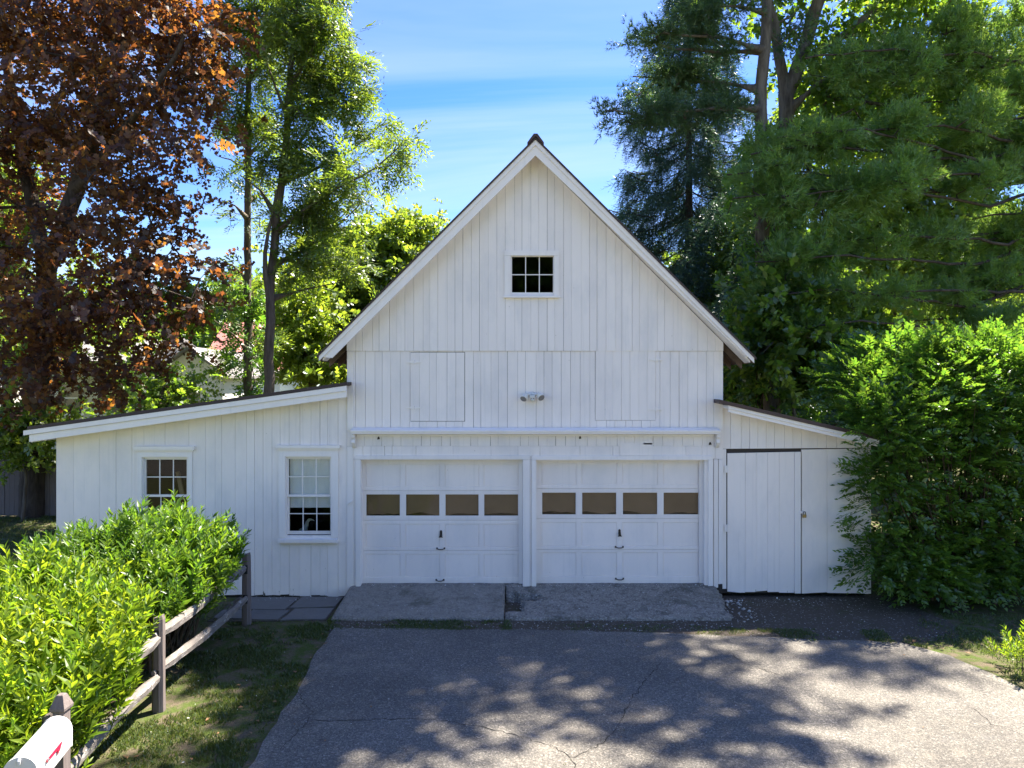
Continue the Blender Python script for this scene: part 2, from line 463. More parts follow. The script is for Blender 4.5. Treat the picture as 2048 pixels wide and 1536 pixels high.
M['maple'] = m_leaf('copper_maple_leaf', [(0.022, 0.019, 0.015), (0.036, 0.023, 0.017), (0.070, 0.040, 0.020)], [(0.09, 0.045, 0.025), (0.40, 0.13, 0.03), (0.88, 0.42, 0.05)], 0.38, 0.03, 0.5)  # copper, with the crown's shaded and backlit patches put into the colour range
M['larch'] = m_leaf('feathery_leaf', [(0.036, 0.070, 0.018), (0.066, 0.112, 0.020), (0.115, 0.160, 0.024)], [(0.17, 0.31, 0.03), (0.31, 0.45, 0.035), (0.50, 0.58, 0.045)], 0.45, 0.05)
M['yellowgreen'] = m_leaf('sunny_broadleaf', [(0.060, 0.105, 0.018), (0.100, 0.155, 0.020), (0.155, 0.200, 0.028)], [(0.21, 0.36, 0.03), (0.36, 0.50, 0.035), (0.54, 0.60, 0.05)], 0.48, 0.05)
M['broad'] = m_leaf('green_broadleaf', [(0.036, 0.080, 0.014), (0.062, 0.115, 0.018), (0.105, 0.155, 0.024)], [(0.16, 0.34, 0.025), (0.30, 0.50, 0.03), (0.52, 0.64, 0.05)], 0.46, 0.05)
M['pine'] = m_leaf('pine_needle', [(0.076, 0.155, 0.042), (0.120, 0.220, 0.052), (0.185, 0.280, 0.062)], [(0.17, 0.36, 0.05), (0.30, 0.50, 0.06), (0.52, 0.64, 0.09)], 0.50, 0.05)
M['pinedark'] = m_leaf('distant_pine_needle', [(0.034, 0.074, 0.030), (0.056, 0.110, 0.038), (0.095, 0.155, 0.044)], [(0.06, 0.15, 0.04), (0.12, 0.24, 0.05), (0.24, 0.36, 0.07)], 0.34, 0.05)
M['spruce'] = m_leaf('spruce_needle', [(0.024, 0.060, 0.042), (0.040, 0.090, 0.056), (0.072, 0.125, 0.064)], [(0.03, 0.08, 0.04), (0.06, 0.14, 0.05), (0.14, 0.24, 0.07)], 0.25, 0.05)
M['ivy'] = m_leaf('ivy_leaf', [(0.032, 0.085, 0.010), (0.056, 0.125, 0.014), (0.09, 0.17, 0.02)], [(0.14, 0.36, 0.02), (0.24, 0.50, 0.03), (0.42, 0.62, 0.05)], 0.4, 0.07)
M['bark_grey'] = m_bark('grey_bark', (0.075, 0.062, 0.052), (0.24, 0.205, 0.17))
M['bark_dark'] = m_bark('dark_bark', (0.035, 0.028, 0.024), (0.12, 0.095, 0.078))
M['twig'] = m_bark('twig_bark', (0.06, 0.045, 0.03), (0.15, 0.11, 0.075))

# ------------------------------------------------------------------ plant geometry
def frames(d, up=None, roll=None, r=rng):
    """rotation matrices (N,3,3): columns = along, across, normal"""
    d = d / (np.linalg.norm(d, axis=1, keepdims=True) + 1e-9)
    if up is None: up = np.tile(np.array([0, 0, 1.0]), (len(d), 1))
    a = np.cross(up, d); n = np.linalg.norm(a, axis=1, keepdims=True)
    a = np.where(n < 1e-3, np.array([1.0, 0, 0]), a / (n + 1e-9))
    c = np.cross(d, a)
    if roll is not None:
        cr, sr = np.cos(roll)[:, None], np.sin(roll)[:, None]
        a, c = a * cr + c * sr, c * cr - a * sr
    return np.stack([d, a, c], axis=2)
def scatter(tmpl, pos, rot, size):
    V, T = tmpl
    if len(pos) == 0: return np.zeros((0, 3)), np.zeros((0, 3), int)
    W = np.einsum('nij,vj->nvi', rot, V) * np.asarray(size).reshape(-1, 1, 1) + pos[:, None, :]
    TT = T[None] + (np.arange(len(pos)) * len(V))[:, None, None]
    return W.reshape(-1, 3), TT.reshape(-1, 3)
def merge(parts):
    Vs, Ts, o = [], [], 0
    for V, T in parts:
        Vs.append(V); Ts.append(T + o); o += len(V)
    return np.concatenate(Vs), np.concatenate(Ts)
LANCE = (np.array([(0,0,0),(.42,.15,.05),(.42,-.15,.05),(1,0,-.10),(.45,0,0)]), np.array([(0,4,1),(0,2,4),(1,4,3),(4,2,3)]))
OVAL = (np.array([(0,0,0),(.3,.24,.05),(.3,-.24,.05),(.72,.2,.02),(.72,-.2,.02),(1,0,-.08),(.5,0,-.02)]), np.array([(0,6,1),(0,2,6),(1,6,3),(2,4,6),(3,6,5),(6,4,5)]))
RHOMB = (np.array([(0,0,0),(.5,.3,.04),(.5,-.3,.04),(1,0,-.06)]), np.array([(0,2,1),(1,2,3)]))
SLIM = (np.array([(0,0,0),(.5,.17,.02),(.5,-.17,.02),(1,0,-.05)]), np.array([(0,2,1),(1,2,3)]))
_o = [(0,0),(.10,.46),(.36,.24),(.66,.50),(1,0),(.66,-.50),(.36,-.24),(.10,-.46)]
MAPLE = (np.array([(x, y, -0.22 * y * y - 0.10 * x * x) for x, y in _o]), np.array([(0,7,6),(0,6,2),(0,2,1),(2,6,4),(2,4,3),(6,5,4)]))
NEEDLE = (np.array([(0,.10,0),(0,-.10,0),(1,0,-.04)]), np.array([(0,1,2)]))
WIDE = (np.array([(0,0,0),(.45,.27,.05),(.45,-.27,.05),(1,0,-.10),(.45,0,-.01)]), np.array([(0,4,1),(0,2,4),(1,4,3),(4,2,3)]))

def sprig(leaf, n, length, lsize, spread, r, pair=True, flat=0.0, stem=True, droop=0.0, tumble=0.45):
    """a twig along +x with leaves either side; flat=1 lies in one plane"""
    pos, dirs, sz, rolls = [], [], [], []
    for i in range(n):
        t = (i // 2 + 1) / (n / 2 + 0.5) if pair else (i + 1) / n
        side = (1 if i % 2 else -1)
        ang = (math.pi/2 if side > 0 else -math.pi/2) + (0 if flat else (i // 2) * math.pi/2) + r.normal(0, 0.25)
        sp = spread * (1 - 0.55 * t) + r.normal(0, 0.08)
        y, z = math.cos(ang) if not flat else side, math.sin(ang) if not flat else 0.0
        if not flat: y, z = math.sin(ang), math.cos(ang)
        dirs.append((math.cos(sp), math.sin(sp) * y, math.sin(sp) * z + r.normal(0, 0.12)))
        pos.append((t * length, 0, -droop * t * t * length))
        sz.append(lsize * (0.75 + 0.45 * math.sin(math.pi * min(1, t + 0.1))) * r.uniform(0.8, 1.15))
        rolls.append(r.normal(0, tumble))
    pos = np.array(pos); dirs = np.array(dirs)
    up = np.array([(0.25, 0, 1.0)] * n) if flat else np.array([(1.0, 0, 0.35)] * n)
    V, T = scatter(leaf, pos, frames(dirs, up, np.array(rolls)), sz)
    if stem:
        w = 0.006
        s = np.array([(0,w,0),(0,-w,w),(0,0,-w),(length,0,-droop*length)])
        V, T = merge([(V, T), (s, np.array([(0,1,3),(1,2,3),(2,0,3)]))])
    return V, T
def tuft(r, n_tufts=6, needles=12, twig=0.34, L=0.12, w=0.009):
    Vs, Ts, o = [], [], 0
    for k in range(n_tufts):
        t = 0.25 + 0.75 * k / (n_tufts - 1)
        b = np.array([t * twig, r.normal(0, 0.055), r.normal(0, 0.035)])
        for j in range(needles):
            az = r.uniform(0, 2*math.pi); op = r.uniform(0.25, 1.15)
            d = np.array([math.cos(op), math.sin(op)*math.cos(az), math.sin(op)*math.sin(az) + 0.15])
            s = np.cross(d, r.normal(size=3)); s /= np.linalg.norm(s)
            l = L * r.uniform(0.75, 1.15)
            Vs += [b - s*w/2, b + s*w/2, b + d*l]; Ts.append((o, o+1, o+2)); o += 3
    return np.array(Vs), np.array(Ts)

def tube_edges(a, b, ra, rb, n=5):
    """independent tapered tubes for many edges at once"""
    d = b - a; fr = frames(d)
    ang = np.arange(n) * 2*math.pi/n
    ring = fr[:, :, 1][:, None, :] * np.cos(ang)[None, :, None] + fr[:, :, 2][:, None, :] * np.sin(ang)[None, :, None]
    dn = d / (np.linalg.norm(d, axis=1, keepdims=True) + 1e-9)
    A = (a - dn * ra[:, None] * 0.3)[:, None] + ring * ra[:, None, None]; B = (b + dn * rb[:, None] * 0.3)[:, None] + ring * rb[:, None, None]
    V = np.concatenate([A, B], axis=1)
    k = np.arange(n); k2 = (k+1) % n
    T = np.concatenate([np.stack([k, k2, k2+n], 1), np.stack([k, k2+n, k+n], 1)])
    TT = T[None] + (np.arange(len(a)) * 2*n)[:, None, None]
    return V.reshape(-1, 3), TT.reshape(-1, 3)

def inside_barn(p, m=0.05):
    x, y, z = p[:, 0], p[:, 1], p[:, 2]
    body = (x > -2.95-m) & (x < 3.70+m) & (y > 11.40-m) & (y < 20.6+m) & (z < 7.75 - np.abs(x-0.385) + m)
    eave = (x > -3.3) & (x < 4.1) & (y > 11.40-m) & (y < 20.6) & (z > 3.9) & (z < 7.75 - np.abs(x-0.385) + m)
    left = (x > -7.95-m) & (x <= -2.7) & (y > np.where(z > 2.92 + (x+7.92)*0.14 - 0.45, 11.40, 11.72)-m) & (y < 17.1+m) & (z < 2.92 + (x+7.92)*0.14 + m)
    right = (x >= 3.4) & (x < 6.12+m) & (y > np.where(z > 3.40 - (x-3.39)*0.229 - 0.40, 11.42, 11.74)-m) & (y < 17.6+m) & (z < 3.40 - (x-3.39)*0.229 + m)
    return body | eave | left | right

def blob_points(blobs, total, r, shell=0.45, minz=0.3, billow=0):
    """blobs: (px,py,Y, rx_px, ry_px, depth_m, weight) in photo pixels at depth Y -> points spread through the crown"""
    vol = np.array([b[3]*b[4]*(b[2]/FPX)**2 * b[5] * b[6] for b in blobs]) ** 0.8
    cnt = np.maximum(2, (total * vol / vol.sum()).astype(int)); out = []
    for b, c in zip(blobs, cnt):
        cx_, cy_, cz_ = P(b[0], b[1], b[2])
        d = r.normal(size=(c, 3)); d /= np.linalg.norm(d, axis=1, keepdims=True)
        rad = (shell + (1-shell) * r.random(c) ** 0.7)[:, None]
        rad = np.where(r.random((c, 1)) < 0.25, r.random((c, 1)) * shell + 0.1, rad)
        p = d * rad * np.array([b[3]*b[2]/FPX, b[5], b[4]*b[2]/FPX]) + np.array([cx_, cy_, cz_])
        if billow:                                        # gather the points into small soft tufts
            q = p[:max(2, c // 7)]; p = q[r.integers(0, len(q), c)] + r.normal(size=(c, 3)) * np.array([1, 1, 0.55]) * billow
        out.append(p)
    p = np.concatenate(out)
    return p[(p[:, 2] > minz) & ~inside_barn(p, 0.15)]

class Skeleton:
    """limbs drawn by hand first; every leaf cluster then grows a twig from the nearest wood"""
    def __init__(s): s.p = []; s.par = []; s.fix = []; s.tips = []
    def limb(s, pts, r0, r1, start=None, step=0.45):
        pts = [np.array(q, float) for q in pts]
        cur = start; L = sum(np.linalg.norm(pts[i+1]-pts[i]) for i in range(len(pts)-1)); acc = 0
        if cur is None:
            s.p.append(pts[0]); s.par.append(-1); s.fix.append(r0); cur = len(s.p)-1
        last = pts[0]
        for i in range(len(pts)-1):
            seg = np.linalg.norm(pts[i+1]-pts[i]); n = max(1, int(seg/step))
            for k in range(1, n+1):
                q = pts[i] + (pts[i+1]-pts[i])*k/n; acc += seg/n
                w = 0.02 if i or k > 1 else 0
                s.p.append(q + rng.normal(size=3)*w*min(1, seg)); s.par.append(cur); s.fix.append(r0 + (r1-r0)*acc/L); cur = len(s.p)-1
        return cur
    def near(s, q):
        a = np.array(s.p); return int(np.argmin(np.linalg.norm(a - np.array(q), axis=1)))
    def grow(s, targets, up=0.5, maxlen=99, sag=0.08, zmin=0.0, seg=0.6):
        base = np.array(s.p)
        d0 = np.array([np.min(np.linalg.norm(base - t, axis=1)) for t in targets])
        cap = len(s.p) + len(targets)*12 + 100
        A = np.full((cap, 3), 1e6); A[:len(s.p)] = base; n = len(s.p)
        for i in np.argsort(d0):
            t = targets[i]; D = A[:n] - t
            dist = np.linalg.norm(D, axis=1)
            cost = dist + up * np.maximum(0, D[:, 2] + 0.25 * np.hypot(D[:, 0], D[:, 1])) + np.where(A[:n, 2] < zmin, 50, 0)
            j = int(np.argmin(cost)); a = A[j]; L = dist[j]
            if L > maxlen: continue
            k = max(1, int(L/seg)); cur = j
            mid = (a+t)/2 + np.array([0, 0, sag*L]) + rng.normal(size=3)*0.06*L
            for q in range(1, k+1):
                u = q/k; pt = a*(1-u)**2 + 2*mid*u*(1-u) + t*u*u
                if n < cap:
                    A[n] = pt; s.p.append(pt); s.par.append(cur); s.fix.append(0); cur = n; n += 1
            s.tips.append((cur, t, t - a))
    def mesh(s, tip=0.008, n=5, power=0.5):
        p = np.array(s.p); par = np.array(s.par); fix = np.array(s.fix)
        cnt = np.zeros(len(p))
        for c, _, _ in s.tips: cnt[c] += 1
        for i in range(len(p)-1, -1, -1):
            if par[i] >= 0: cnt[par[i]] += cnt[i]
        rad = np.where(fix > 0, fix, tip * np.maximum(cnt, 1) ** power)
        for i in range(len(p)):
            if par[i] >= 0 and fix[i] == 0: rad[i] = min(rad[i], rad[par[i]])
        ch = np.where(par >= 0)[0]
        big = fix[ch] > 0
        a, b = p[par[ch]], p[ch]; ra = np.minimum(rad[par[ch]], np.where(fix[ch] > 0, 9, rad[ch]*1.25)); rb = rad[ch]
        return tube_edges(a[big], b[big], ra[big], rb[big], 9), (tube_edges(a[~big], b[~big], ra[~big], rb[~big], n) if (~big).any() else None)
    def clusters(s, per, spread, r, flatten=1.0, outward=0.6, droop=0.0):
        T = np.array([t for _, t, _ in s.tips]); D = np.array([d for _, _, d in s.tips])
        D = D / (np.linalg.norm(D, axis=1, keepdims=True) + 1e-9)
        T = np.repeat(T, per, 0); D = np.repeat(D, per, 0); n = len(T)
        off = r.normal(size=(n, 3)) * spread * np.array([1, 1, flatten])
        d = D * outward + r.normal(size=(n, 3)) * np.array([0.6, 0.6, 0.35]) + np.array([0, 0, -droop])
        pos = T + off - D * (r.random((n, 1)) * spread * 1.2)
        k = ~inside_barn(pos, 0.2) & (pos[:, 2] > 0.15)
        return pos[k], d[k]

def plant(name, label, cat, base, sk, tmpls, mat, bark, per, spread, size, seed, group=None, flatten=0.6, droop=0.1, outward=0.6,
          upmix=(0, 0, 1), roll=0.5, tip=0.008, crown='crown', twigs=True, extra=None):
    r = np.random.default_rng(seed)
    root = thing(name, label, cat, base, group)
    tr, br = sk.mesh(tip)
    fast_mesh('trunk', tr[0], tr[1], bark, root, True)
    if br is not None and twigs: fast_mesh('branches', br[0], br[1], bark, root)
    pos, d = sk.clusters(per, spread, r, flatten, outward, droop)
    if extra is not None:
        pos = np.concatenate([pos, extra[0]]); d = np.concatenate([d, extra[1]])
    up = np.tile(np.array(upmix, float), (len(pos), 1)) + r.normal(size=(len(pos), 3))*0.25
    which = r.integers(0, len(tmpls), len(pos)); parts = []
    for k, tm in enumerate(tmpls):
        q = which == k
        parts.append(scatter(tm, pos[q], frames(d[q], up[q], r.normal(size=q.sum())*roll), size * r.uniform(0.75, 1.25, q.sum())))
    V, T = merge(parts)
    fast_mesh(crown, V, T, mat, root)
    return root

# ================================================================== SETTING
def edge_noise(pts, amp, step=0.12):
    """subdivide a ground outline and make its edge ragged"""
    out = []
    for i in range(len(pts)):
        a, b = Vector(pts[i]), Vector(pts[(i+1) % len(pts)])
        n = max(1, int((b-a).length / step)); nrm = Vector((-(b-a).y, (b-a).x)).normalized()
        for k in range(n):
            p = a + (b-a)*k/n
            out.append(tuple(p + nrm * amp * (mnoise.noise((p.x*2.1, p.y*2.1, 3.0)) + 0.5*mnoise.noise((p.x*7, p.y*7, 1.0)))))
    return out
g = MB(); g.add([(-300,-60,0),(300,-60,0),(300,400,0),(-300,400,0)], [(0,1,2,3)])
ground = tag(g.build('ground', M['ground']), 'patchy lawn and bare soil around the barn', kind='structure')
dw = edge_noise([(-2.45,-3.0),(6.6,-3.0),(6.45,6.0),(6.15,7.6),(5.75,9.2),(5.35,9.68),(4.2,9.80),(2.6,10.0),(0.6,10.16),(-2.60,10.27),(-2.56,9.0),(-2.45,6.5)], 0.055)
driveway = tag(MB().slab(dw, -0.05, 0.018).build('driveway', M['asphalt']), 'old grey asphalt driveway with cracks', kind='structure')
tag(MB().slab([(-40,-10),(40,-10),(40,-3.2),(-40,-3.2)], -0.05, 0.012).build('road', M['asphalt']), 'asphalt street running past the driveway', kind='structure')
dirt = edge_noise([(-2.75,10.15),(2.6,9.9),(4.2,9.7),(5.4,9.6),(6.3,9.9),(6.6,10.6),(6.4,11.9),(3.2,12.0),(-2.75,12.0)], 0.08)
tag(MB().slab(dirt, -0.05, 0.006).build('dirt_strip', M['dirt']), 'dark gravelly dirt strip between barn and driveway', kind='structure')

# cracks in the asphalt
for pts in ([(618,1440),(690,1442),(800,1436),(872,1440),(967,1454),(1040,1472),(1112,1494),(1141,1516)],
            [(1141,1516),(1192,1494),(1225,1469),(1250,1429),(1261,1400),(1294,1356),(1323,1323)],
            [(593,1385),(622,1420),(618,1440),(560,1500)], [(1462,1305),(1484,1324),(1560,1350)], [(1940,1414),(1985,1447),(2040,1466)],
            [(1141,1516),(1150,1536),(1155,1580)]):
    w = []
    for i in range(len(pts)-1):
        a, b = Vector(G(*pts[i], 0.02)), Vector(G(*pts[i+1], 0.02)); n = max(2, int((b-a).length/0.05))
        nr = Vector((-(b-a).y, (b-a).x)).normalized()
        for k in range(n):
            w.append(a + (b-a)*k/n + nr*random.gauss(0, 0.013))
    w.append(Vector(G(*pts[-1], 0.02)))
    v, f = [], []
    for i, p in enumerate(w):
        d = (w[min(i+1,len(w)-1)] - w[max(i-1,0)]).normalized(); nr = Vector((-d.y, d.x))
        h = random.uniform(0.001, 0.006) * (0.3 if i in (0, len(w)-1) else 1)
        v += [(p.x+nr.x*h, p.y+nr.y*h, 0.0215), (p.x-nr.x*h, p.y-nr.y*h, 0.0215)]
        if i: f.append((2*i-2, 2*i-1, 2*i+1, 2*i))
    MB().add(v, f).build('crack', M['crack'], driveway)

# concrete slabs that ramp up to the garage doors
def ramp_slab(x0, x1, x0b, x1b, mat, rugged, holes, label, ragged_right=0.0):
    nx, ny = 70, 34; V, F, idx = [], [], {}
    for j in range(ny+1):
        t = j/ny
        for i in range(nx+1):
            s = i/nx
            y = 11.86 + (10.60-11.86)*t + 0.03*mnoise.noise((s*6, t*2, 5.0))*t
            xl, xr = x0+(x0b-x0)*t, x1+(x1b-x1)*t
            xr += ragged_right*(mnoise.noise((t*5, 1, 2)) + 0.5*mnoise.noise((t*14, 1, 2)))
            x = xl+(xr-xl)*s
            z = 0.215 + (0.045-0.215)*t + rugged*(mnoise.noise((x*3.5, y*3.5, 0)) + 0.6*mnoise.noise((x*13, y*13, 1)) + 0.35*mnoise.noise((x*34, y*34, 2)))
            if i in (0, nx) or j == ny: z -= 0.025
            idx[i, j] = len(V); V.append((x, y, z))
    keep = lambda i, j: not any(h(i/nx, j/ny) for h in holes)
    for j in range(ny):
        for i in range(nx):
            if keep(i, j): F.append((idx[i,j], idx[i,j+1], idx[i+1,j+1], idx[i+1,j]))
    edges = {}
    for q in F:
        for k in range(4):
            e = (q[k], q[(k+1)%4]); 
            if (e[1], e[0]) in edges: edges.pop((e[1], e[0]))
            else: edges[e] = 1
    low = {}
    for a, b in list(edges):
        for k in (a, b):
            if k not in low: low[k] = len(V); V.append((V[k][0], V[k][1], -0.04))
        F.append((b, a, low[a], low[b]))
    o = MB().add(V, F).build('concrete_slab', mat, None)
    o.data.shade_smooth()
    return tag(o, label, kind='structure')
ramp_slab(-2.72, -0.115, -2.75, -0.125, M['concrete'], 0.006, [], 'smoother concrete slab before the first garage door')
def notch(s, t): return t > 0.28 and t < 0.80 and s < 0.055 + 0.045*mnoise.noise((t*9, 0.3, 0)) + (0.10 if 0.30 < t < 0.52 else 0.0)
ramp_slab(-0.095, 3.45, -0.105, 3.32, M['concrete_broken'], 0.013, [notch], 'broken rough concrete slab before the second garage door', 0.07)

# slate paving left of the slabs
path = MB().slab(edge_noise([(-4.6,10.55),(-2.82,10.60),(-2.80,11.9),(-4.6,11.9)], 0.03), -0.05, 0.010).build('stone_path', M['dirt'])
tag(path, 'slate paving along the foot of the shed wall', kind='structure')
for poly in ([(-4.05,10.62),(-3.55,10.58),(-3.50,11.02),(-4.10,11.06)], [(-3.50,10.58),(-2.84,10.63),(-2.83,11.15),(-3.44,11.10)],
             [(-4.5,11.10),(-3.60,11.08),(-3.58,11.70),(-4.5,11.74)], [(-3.53,11.14),(-2.83,11.20),(-2.82,11.70),(-3.50,11.72)], [(-4.55,10.66),(-4.10,10.64),(-4.15,11.05),(-4.55,11.05)]):
    h = random.uniform(0.022, 0.034)
    MB().slab(edge_noise(poly, 0.022, 0.08), -0.03, h).build('stone', M['slate'], path)

# ================================================================== BARN
YF = 11.76
barn = thing('barn', 'white board-sided barn with steep gable, two garage doors and low side sheds', 'barn', (0.385, YF, 0))

def wall_back(name, outline, holes, yf, depth=0.05, m='dark_wood', parent=barn):
    b = MB()
    for q in cut_holes(outline, holes): b.prism(q, yf, yf+depth)
    return b.build(name, M[m], parent)
def boards(parent, outline, holes, yf, th, edges, mat='paint', gap=0.0023, proud=0.003, open_p=0.40, name='board', ragged=0.0):
    """vertical boards between the x positions in edges; seams open and close along their length"""
    z0, z1 = min(p[1] for p in outline), max(p[1] for p in outline)
    for xl, xr in zip(edges[:-1], edges[1:]):
        def g_(): return gap * random.uniform(0.7, 1.7) if random.random() < open_p else 0.0007
        a0, a1, b0, b1 = g_(), g_(), g_(), g_()
        k = (a1-a0)/(z1-z0); k2 = (b0-b1)/(z1-z0)
        p = clip(outline, -1, k, -(xl+a0) + k*z0)
        p = clip(p, 1, -k2, xr-b0 - k2*z0)
        if ragged:
            kk = random.gauss(0, 0.06); p = clip(p, kk, -1, kk*xl - (z0 + random.uniform(0, ragged)))
        if area(p) < 1e-3: continue
        y = yf + random.uniform(-proud, proud)
        for q in cut_holes(p, holes): MB().prism(q, y, yf+th).build(name, M[mat], parent)
def spaced(x0, x1, w, jit=0.021):
    n = max(1, round((x1-x0)/w)); e = [x0 + (x1-x0)*i/n for i in range(n+1)]
    return [e[0]] + [v + random.uniform(-jit, jit) for v in e[1:-1]] + [e[-1]]
def R4(px0, py0, px1, py1, Y=YF): return (fx(px0, Y), fx(px1, Y), fz(py1, Y), fz(py0, Y))

XL, XR = fx(694, YF), fx(1446, YF)
def roofz(x, top): return top - abs(x-0.385)*0.998
ZU = fz(702, YF); ZS = fz(862, YF)
gw = R4(1020, 509, 1110, 592)                                   # gable window opening
dl, dr = R4(721, 919, 1046, 1190), R4(1072, 920, 1410, 1190)    # garage door openings
gable_outline = [(XL, ZU), (XR, ZU), (XR, roofz(XR, 7.44)), (0.385, 7.44), (XL, roofz(XL, 7.44))]
mid_outline = [(XL, ZS), (XR, ZS), (XR, ZU-0.003), (XL, ZU-0.003)]
low_outline = [(XL, 0.10), (XR, 0.10), (XR, ZS-0.002), (XL, ZS-0.002)]
all_outline = [(XL, 0.05), (XR, 0.05), (XR, roofz(XR, 7.42)), (0.385, 7.42), (XL, roofz(XL, 7.42))]
front = wall_back('front_wall', all_outline, [gw, dl, dr], YF+0.034)
boards(front, gable_outline, [gw], YF-0.018, 0.04, spaced(XL, XR, 0.139), open_p=0.42)
ld = [R4(821, 704, 930, 843), R4(1190, 701, 1311, 841)]
boards(front, mid_outline, ld, YF, 0.03, spaced(XL, XR, 0.150), open_p=0.5)
# short patched boards over the garage doors
lz = fz(892, YF)
lint_top = [(XL, lz), (XR, lz), (XR, ZS-0.002), (XL, ZS-0.002)]
boards(front, lint_top, [], YF+0.002, 0.03, [XL, fx(706,YF)] + spaced(fx(706,YF), XR, 0.165, 0.03)[1:], open_p=0.5)
lint_bot = [(fx(706,YF), fz(918, YF)), (fx(1430,YF), fz(918, YF)), (fx(1430,YF), lz-0.002), (fx(706,YF), lz-0.002)]
boards(front, lint_bot, [], YF, 0.03, [fx(p,YF) for p in (706,726,742,769,784,832,906,982,1036,1080,1160,1226,1292,1372,1404,1430)], open_p=0.6)
boards(front, [(fx(1430.5,YF), fz(918,YF)), (XR, fz(918,YF)), (XR, lz-0.002), (fx(1430.5,YF), lz-0.002)], [], YF, 0.03, [fx(1430.5,YF), XR])
MB().pbox(1060.4, 905, 1063.1, 1174, YF-0.012, 0.16).build('mullion_post', M['trimlow'], barn)
for pp in ((1287, 871, 1304, 889), (1240, 886, 1306, 911)):
    MB().pbox(*pp, YF-0.008, 0.012).build('patch_board', M['paint'], front)
# strips beside and between the doors
MB().pbox(694, 892.5, 706, 1184, YF-0.006, 0.03).build('corner_board', M['trimlow'], barn)
MB().pbox(694, 703, 707, 861, YF-0.012, 0.012).build('corner_board', M['paint'], barn)
boards(front, [(fx(706,YF), fz(1176,YF)), (fx(721,YF), fz(1176,YF)), (fx(721,YF), fz(918.5,YF)), (fx(706,YF), fz(918.5,YF))], [], YF+0.004, 0.03, [fx(706,YF), fx(721,YF)], 'trimlow')
boards(front, [(fx(1410,YF), fz(1180,YF)), (fx(1447,YF), fz(1180,YF)), (fx(1447,YF), fz(918.5,YF)), (fx(1410,YF), fz(918.5,YF))], [], YF+0.004, 0.03, [fx(p,YF) for p in (1410,1427,1437,1447)], 'trimlow', open_p=0.9, gap=0.004, ragged=0.10)

# loft doors
for k, (lr, hx, zs) in enumerate(((ld[0], 828, (724, 815)), (ld[1], 1311, (719, 818)))):
    x0, x1, z0, z1 = lr
    g0 = 0.0085 if k == 0 else 0.005
    door = MB().box(x0+0.004, x1-0.004, YF+0.020, YF+0.033, z0+0.004, z1-0.004).build('loft_door', M['dark_wood'], barn)
    lo = [(x0+0.002, z0+g0), (x1-g0, z0+g0), (x1-g0, z1-g0), (x0+0.002, z1-g0)] if k == 0 else [(x0+g0, z0+g0), (x1-0.002, z0+g0), (x1-0.002, z1-g0), (x0+g0, z1-g0)]
    boards(door, lo, [], YF-0.006, 0.026, spaced(lo[0][0], lo[1][0], 0.146), open_p=0.35)
    for zp in zs:
        h = MB(); xh = fx(hx, YF); zh = fz(zp, YF); sg = 1
        h.prism([(xh-0.13, zh-0.004), (xh, zh-0.026), (xh+0.13, zh-0.004), (xh+0.13, zh+0.004), (xh, zh+0.026), (xh-0.13, zh+0.004)], YF-0.018, YF-0.009)
        h.tube([(xh, YF-0.018, zh-0.03), (xh, YF-0.018, zh+0.03)], 0.009, 8)
        h.build('hinge', M['trim'], door)

for px_, py_, w_ in ((757, 873, 0.020), (1160, 872, 0.018), (1420, 884, 0.022)):
    MB().prism([(fx(px_,YF)-w_, fz(py_+6,YF)), (fx(px_,YF)+w_*1.2, fz(py_+5,YF)), (fx(px_,YF)+w_*0.4, fz(py_,YF)), (fx(px_,YF)-w_*0.6, fz(py_+1,YF))], YF-0.006, YF+0.004).build('bare_patch', M['dark_wood'], front)
# drip shelf with its end brackets
sh = MB(); sh.prism([(fx(703,11.62), fz(868,11.62)), (fx(1439,11.62), fz(868,11.62)), (fx(1439,11.62), fz(863.5,11.62)), (fx(703,11.62), fz(863.5,11.62))], 11.62, YF-0.013)
x0s, x1s = fx(703, 11.62), fx(1439, 11.62)
zs0 = fz(863.5, 11.62)
sh.add([(x0s-0.015, 11.605, zs0), (x1s+0.015, 11.605, zs0), (x1s+0.015, YF-0.014, zs0+0.035), (x0s-0.015, YF-0.014, zs0+0.035),
        (x0s-0.015, 11.605, zs0+0.022), (x1s+0.015, 11.605, zs0+0.022), (x1s+0.015, YF-0.014, zs0+0.062), (x0s-0.015, YF-0.014, zs0+0.062)],
       [(0,3,2,1),(4,5,6,7),(0,1,5,4),(1,2,6,5),(2,3,7,6),(3,0,4,7)])
shelf = sh.build('drip_shelf', M['trim'], barn)
MB().pbox(714, 868.5, 1428, 872.5, YF-0.030, 0.03).build('bed_moulding', M['trim'], shelf)
for pxb in (705.5, 1430):
    b = MB(); xa = fx(pxb, YF)
    prof = [(YF-0.012, 1.0), (11.64, 1.0), (11.645, 0.80), (11.67, 0.62), (11.66, 0.40), (11.70, 0.16), (YF-0.012, 0.0)]
    zt, zb = zs0-0.045, zs0-0.28
    v = [(xa, y, zb+(zt-zb)*t) for y, t in prof] + [(xa+0.055, y, zb+(zt-zb)*t) for y, t in prof]; n = len(prof)
    b.add(v, [tuple(range(n)), tuple(reversed(range(n, 2*n)))] + [(i, i+n, (i+1)%n+n, (i+1)%n) for i in range(n)])
    b.build('bracket', M['trim'], shelf)

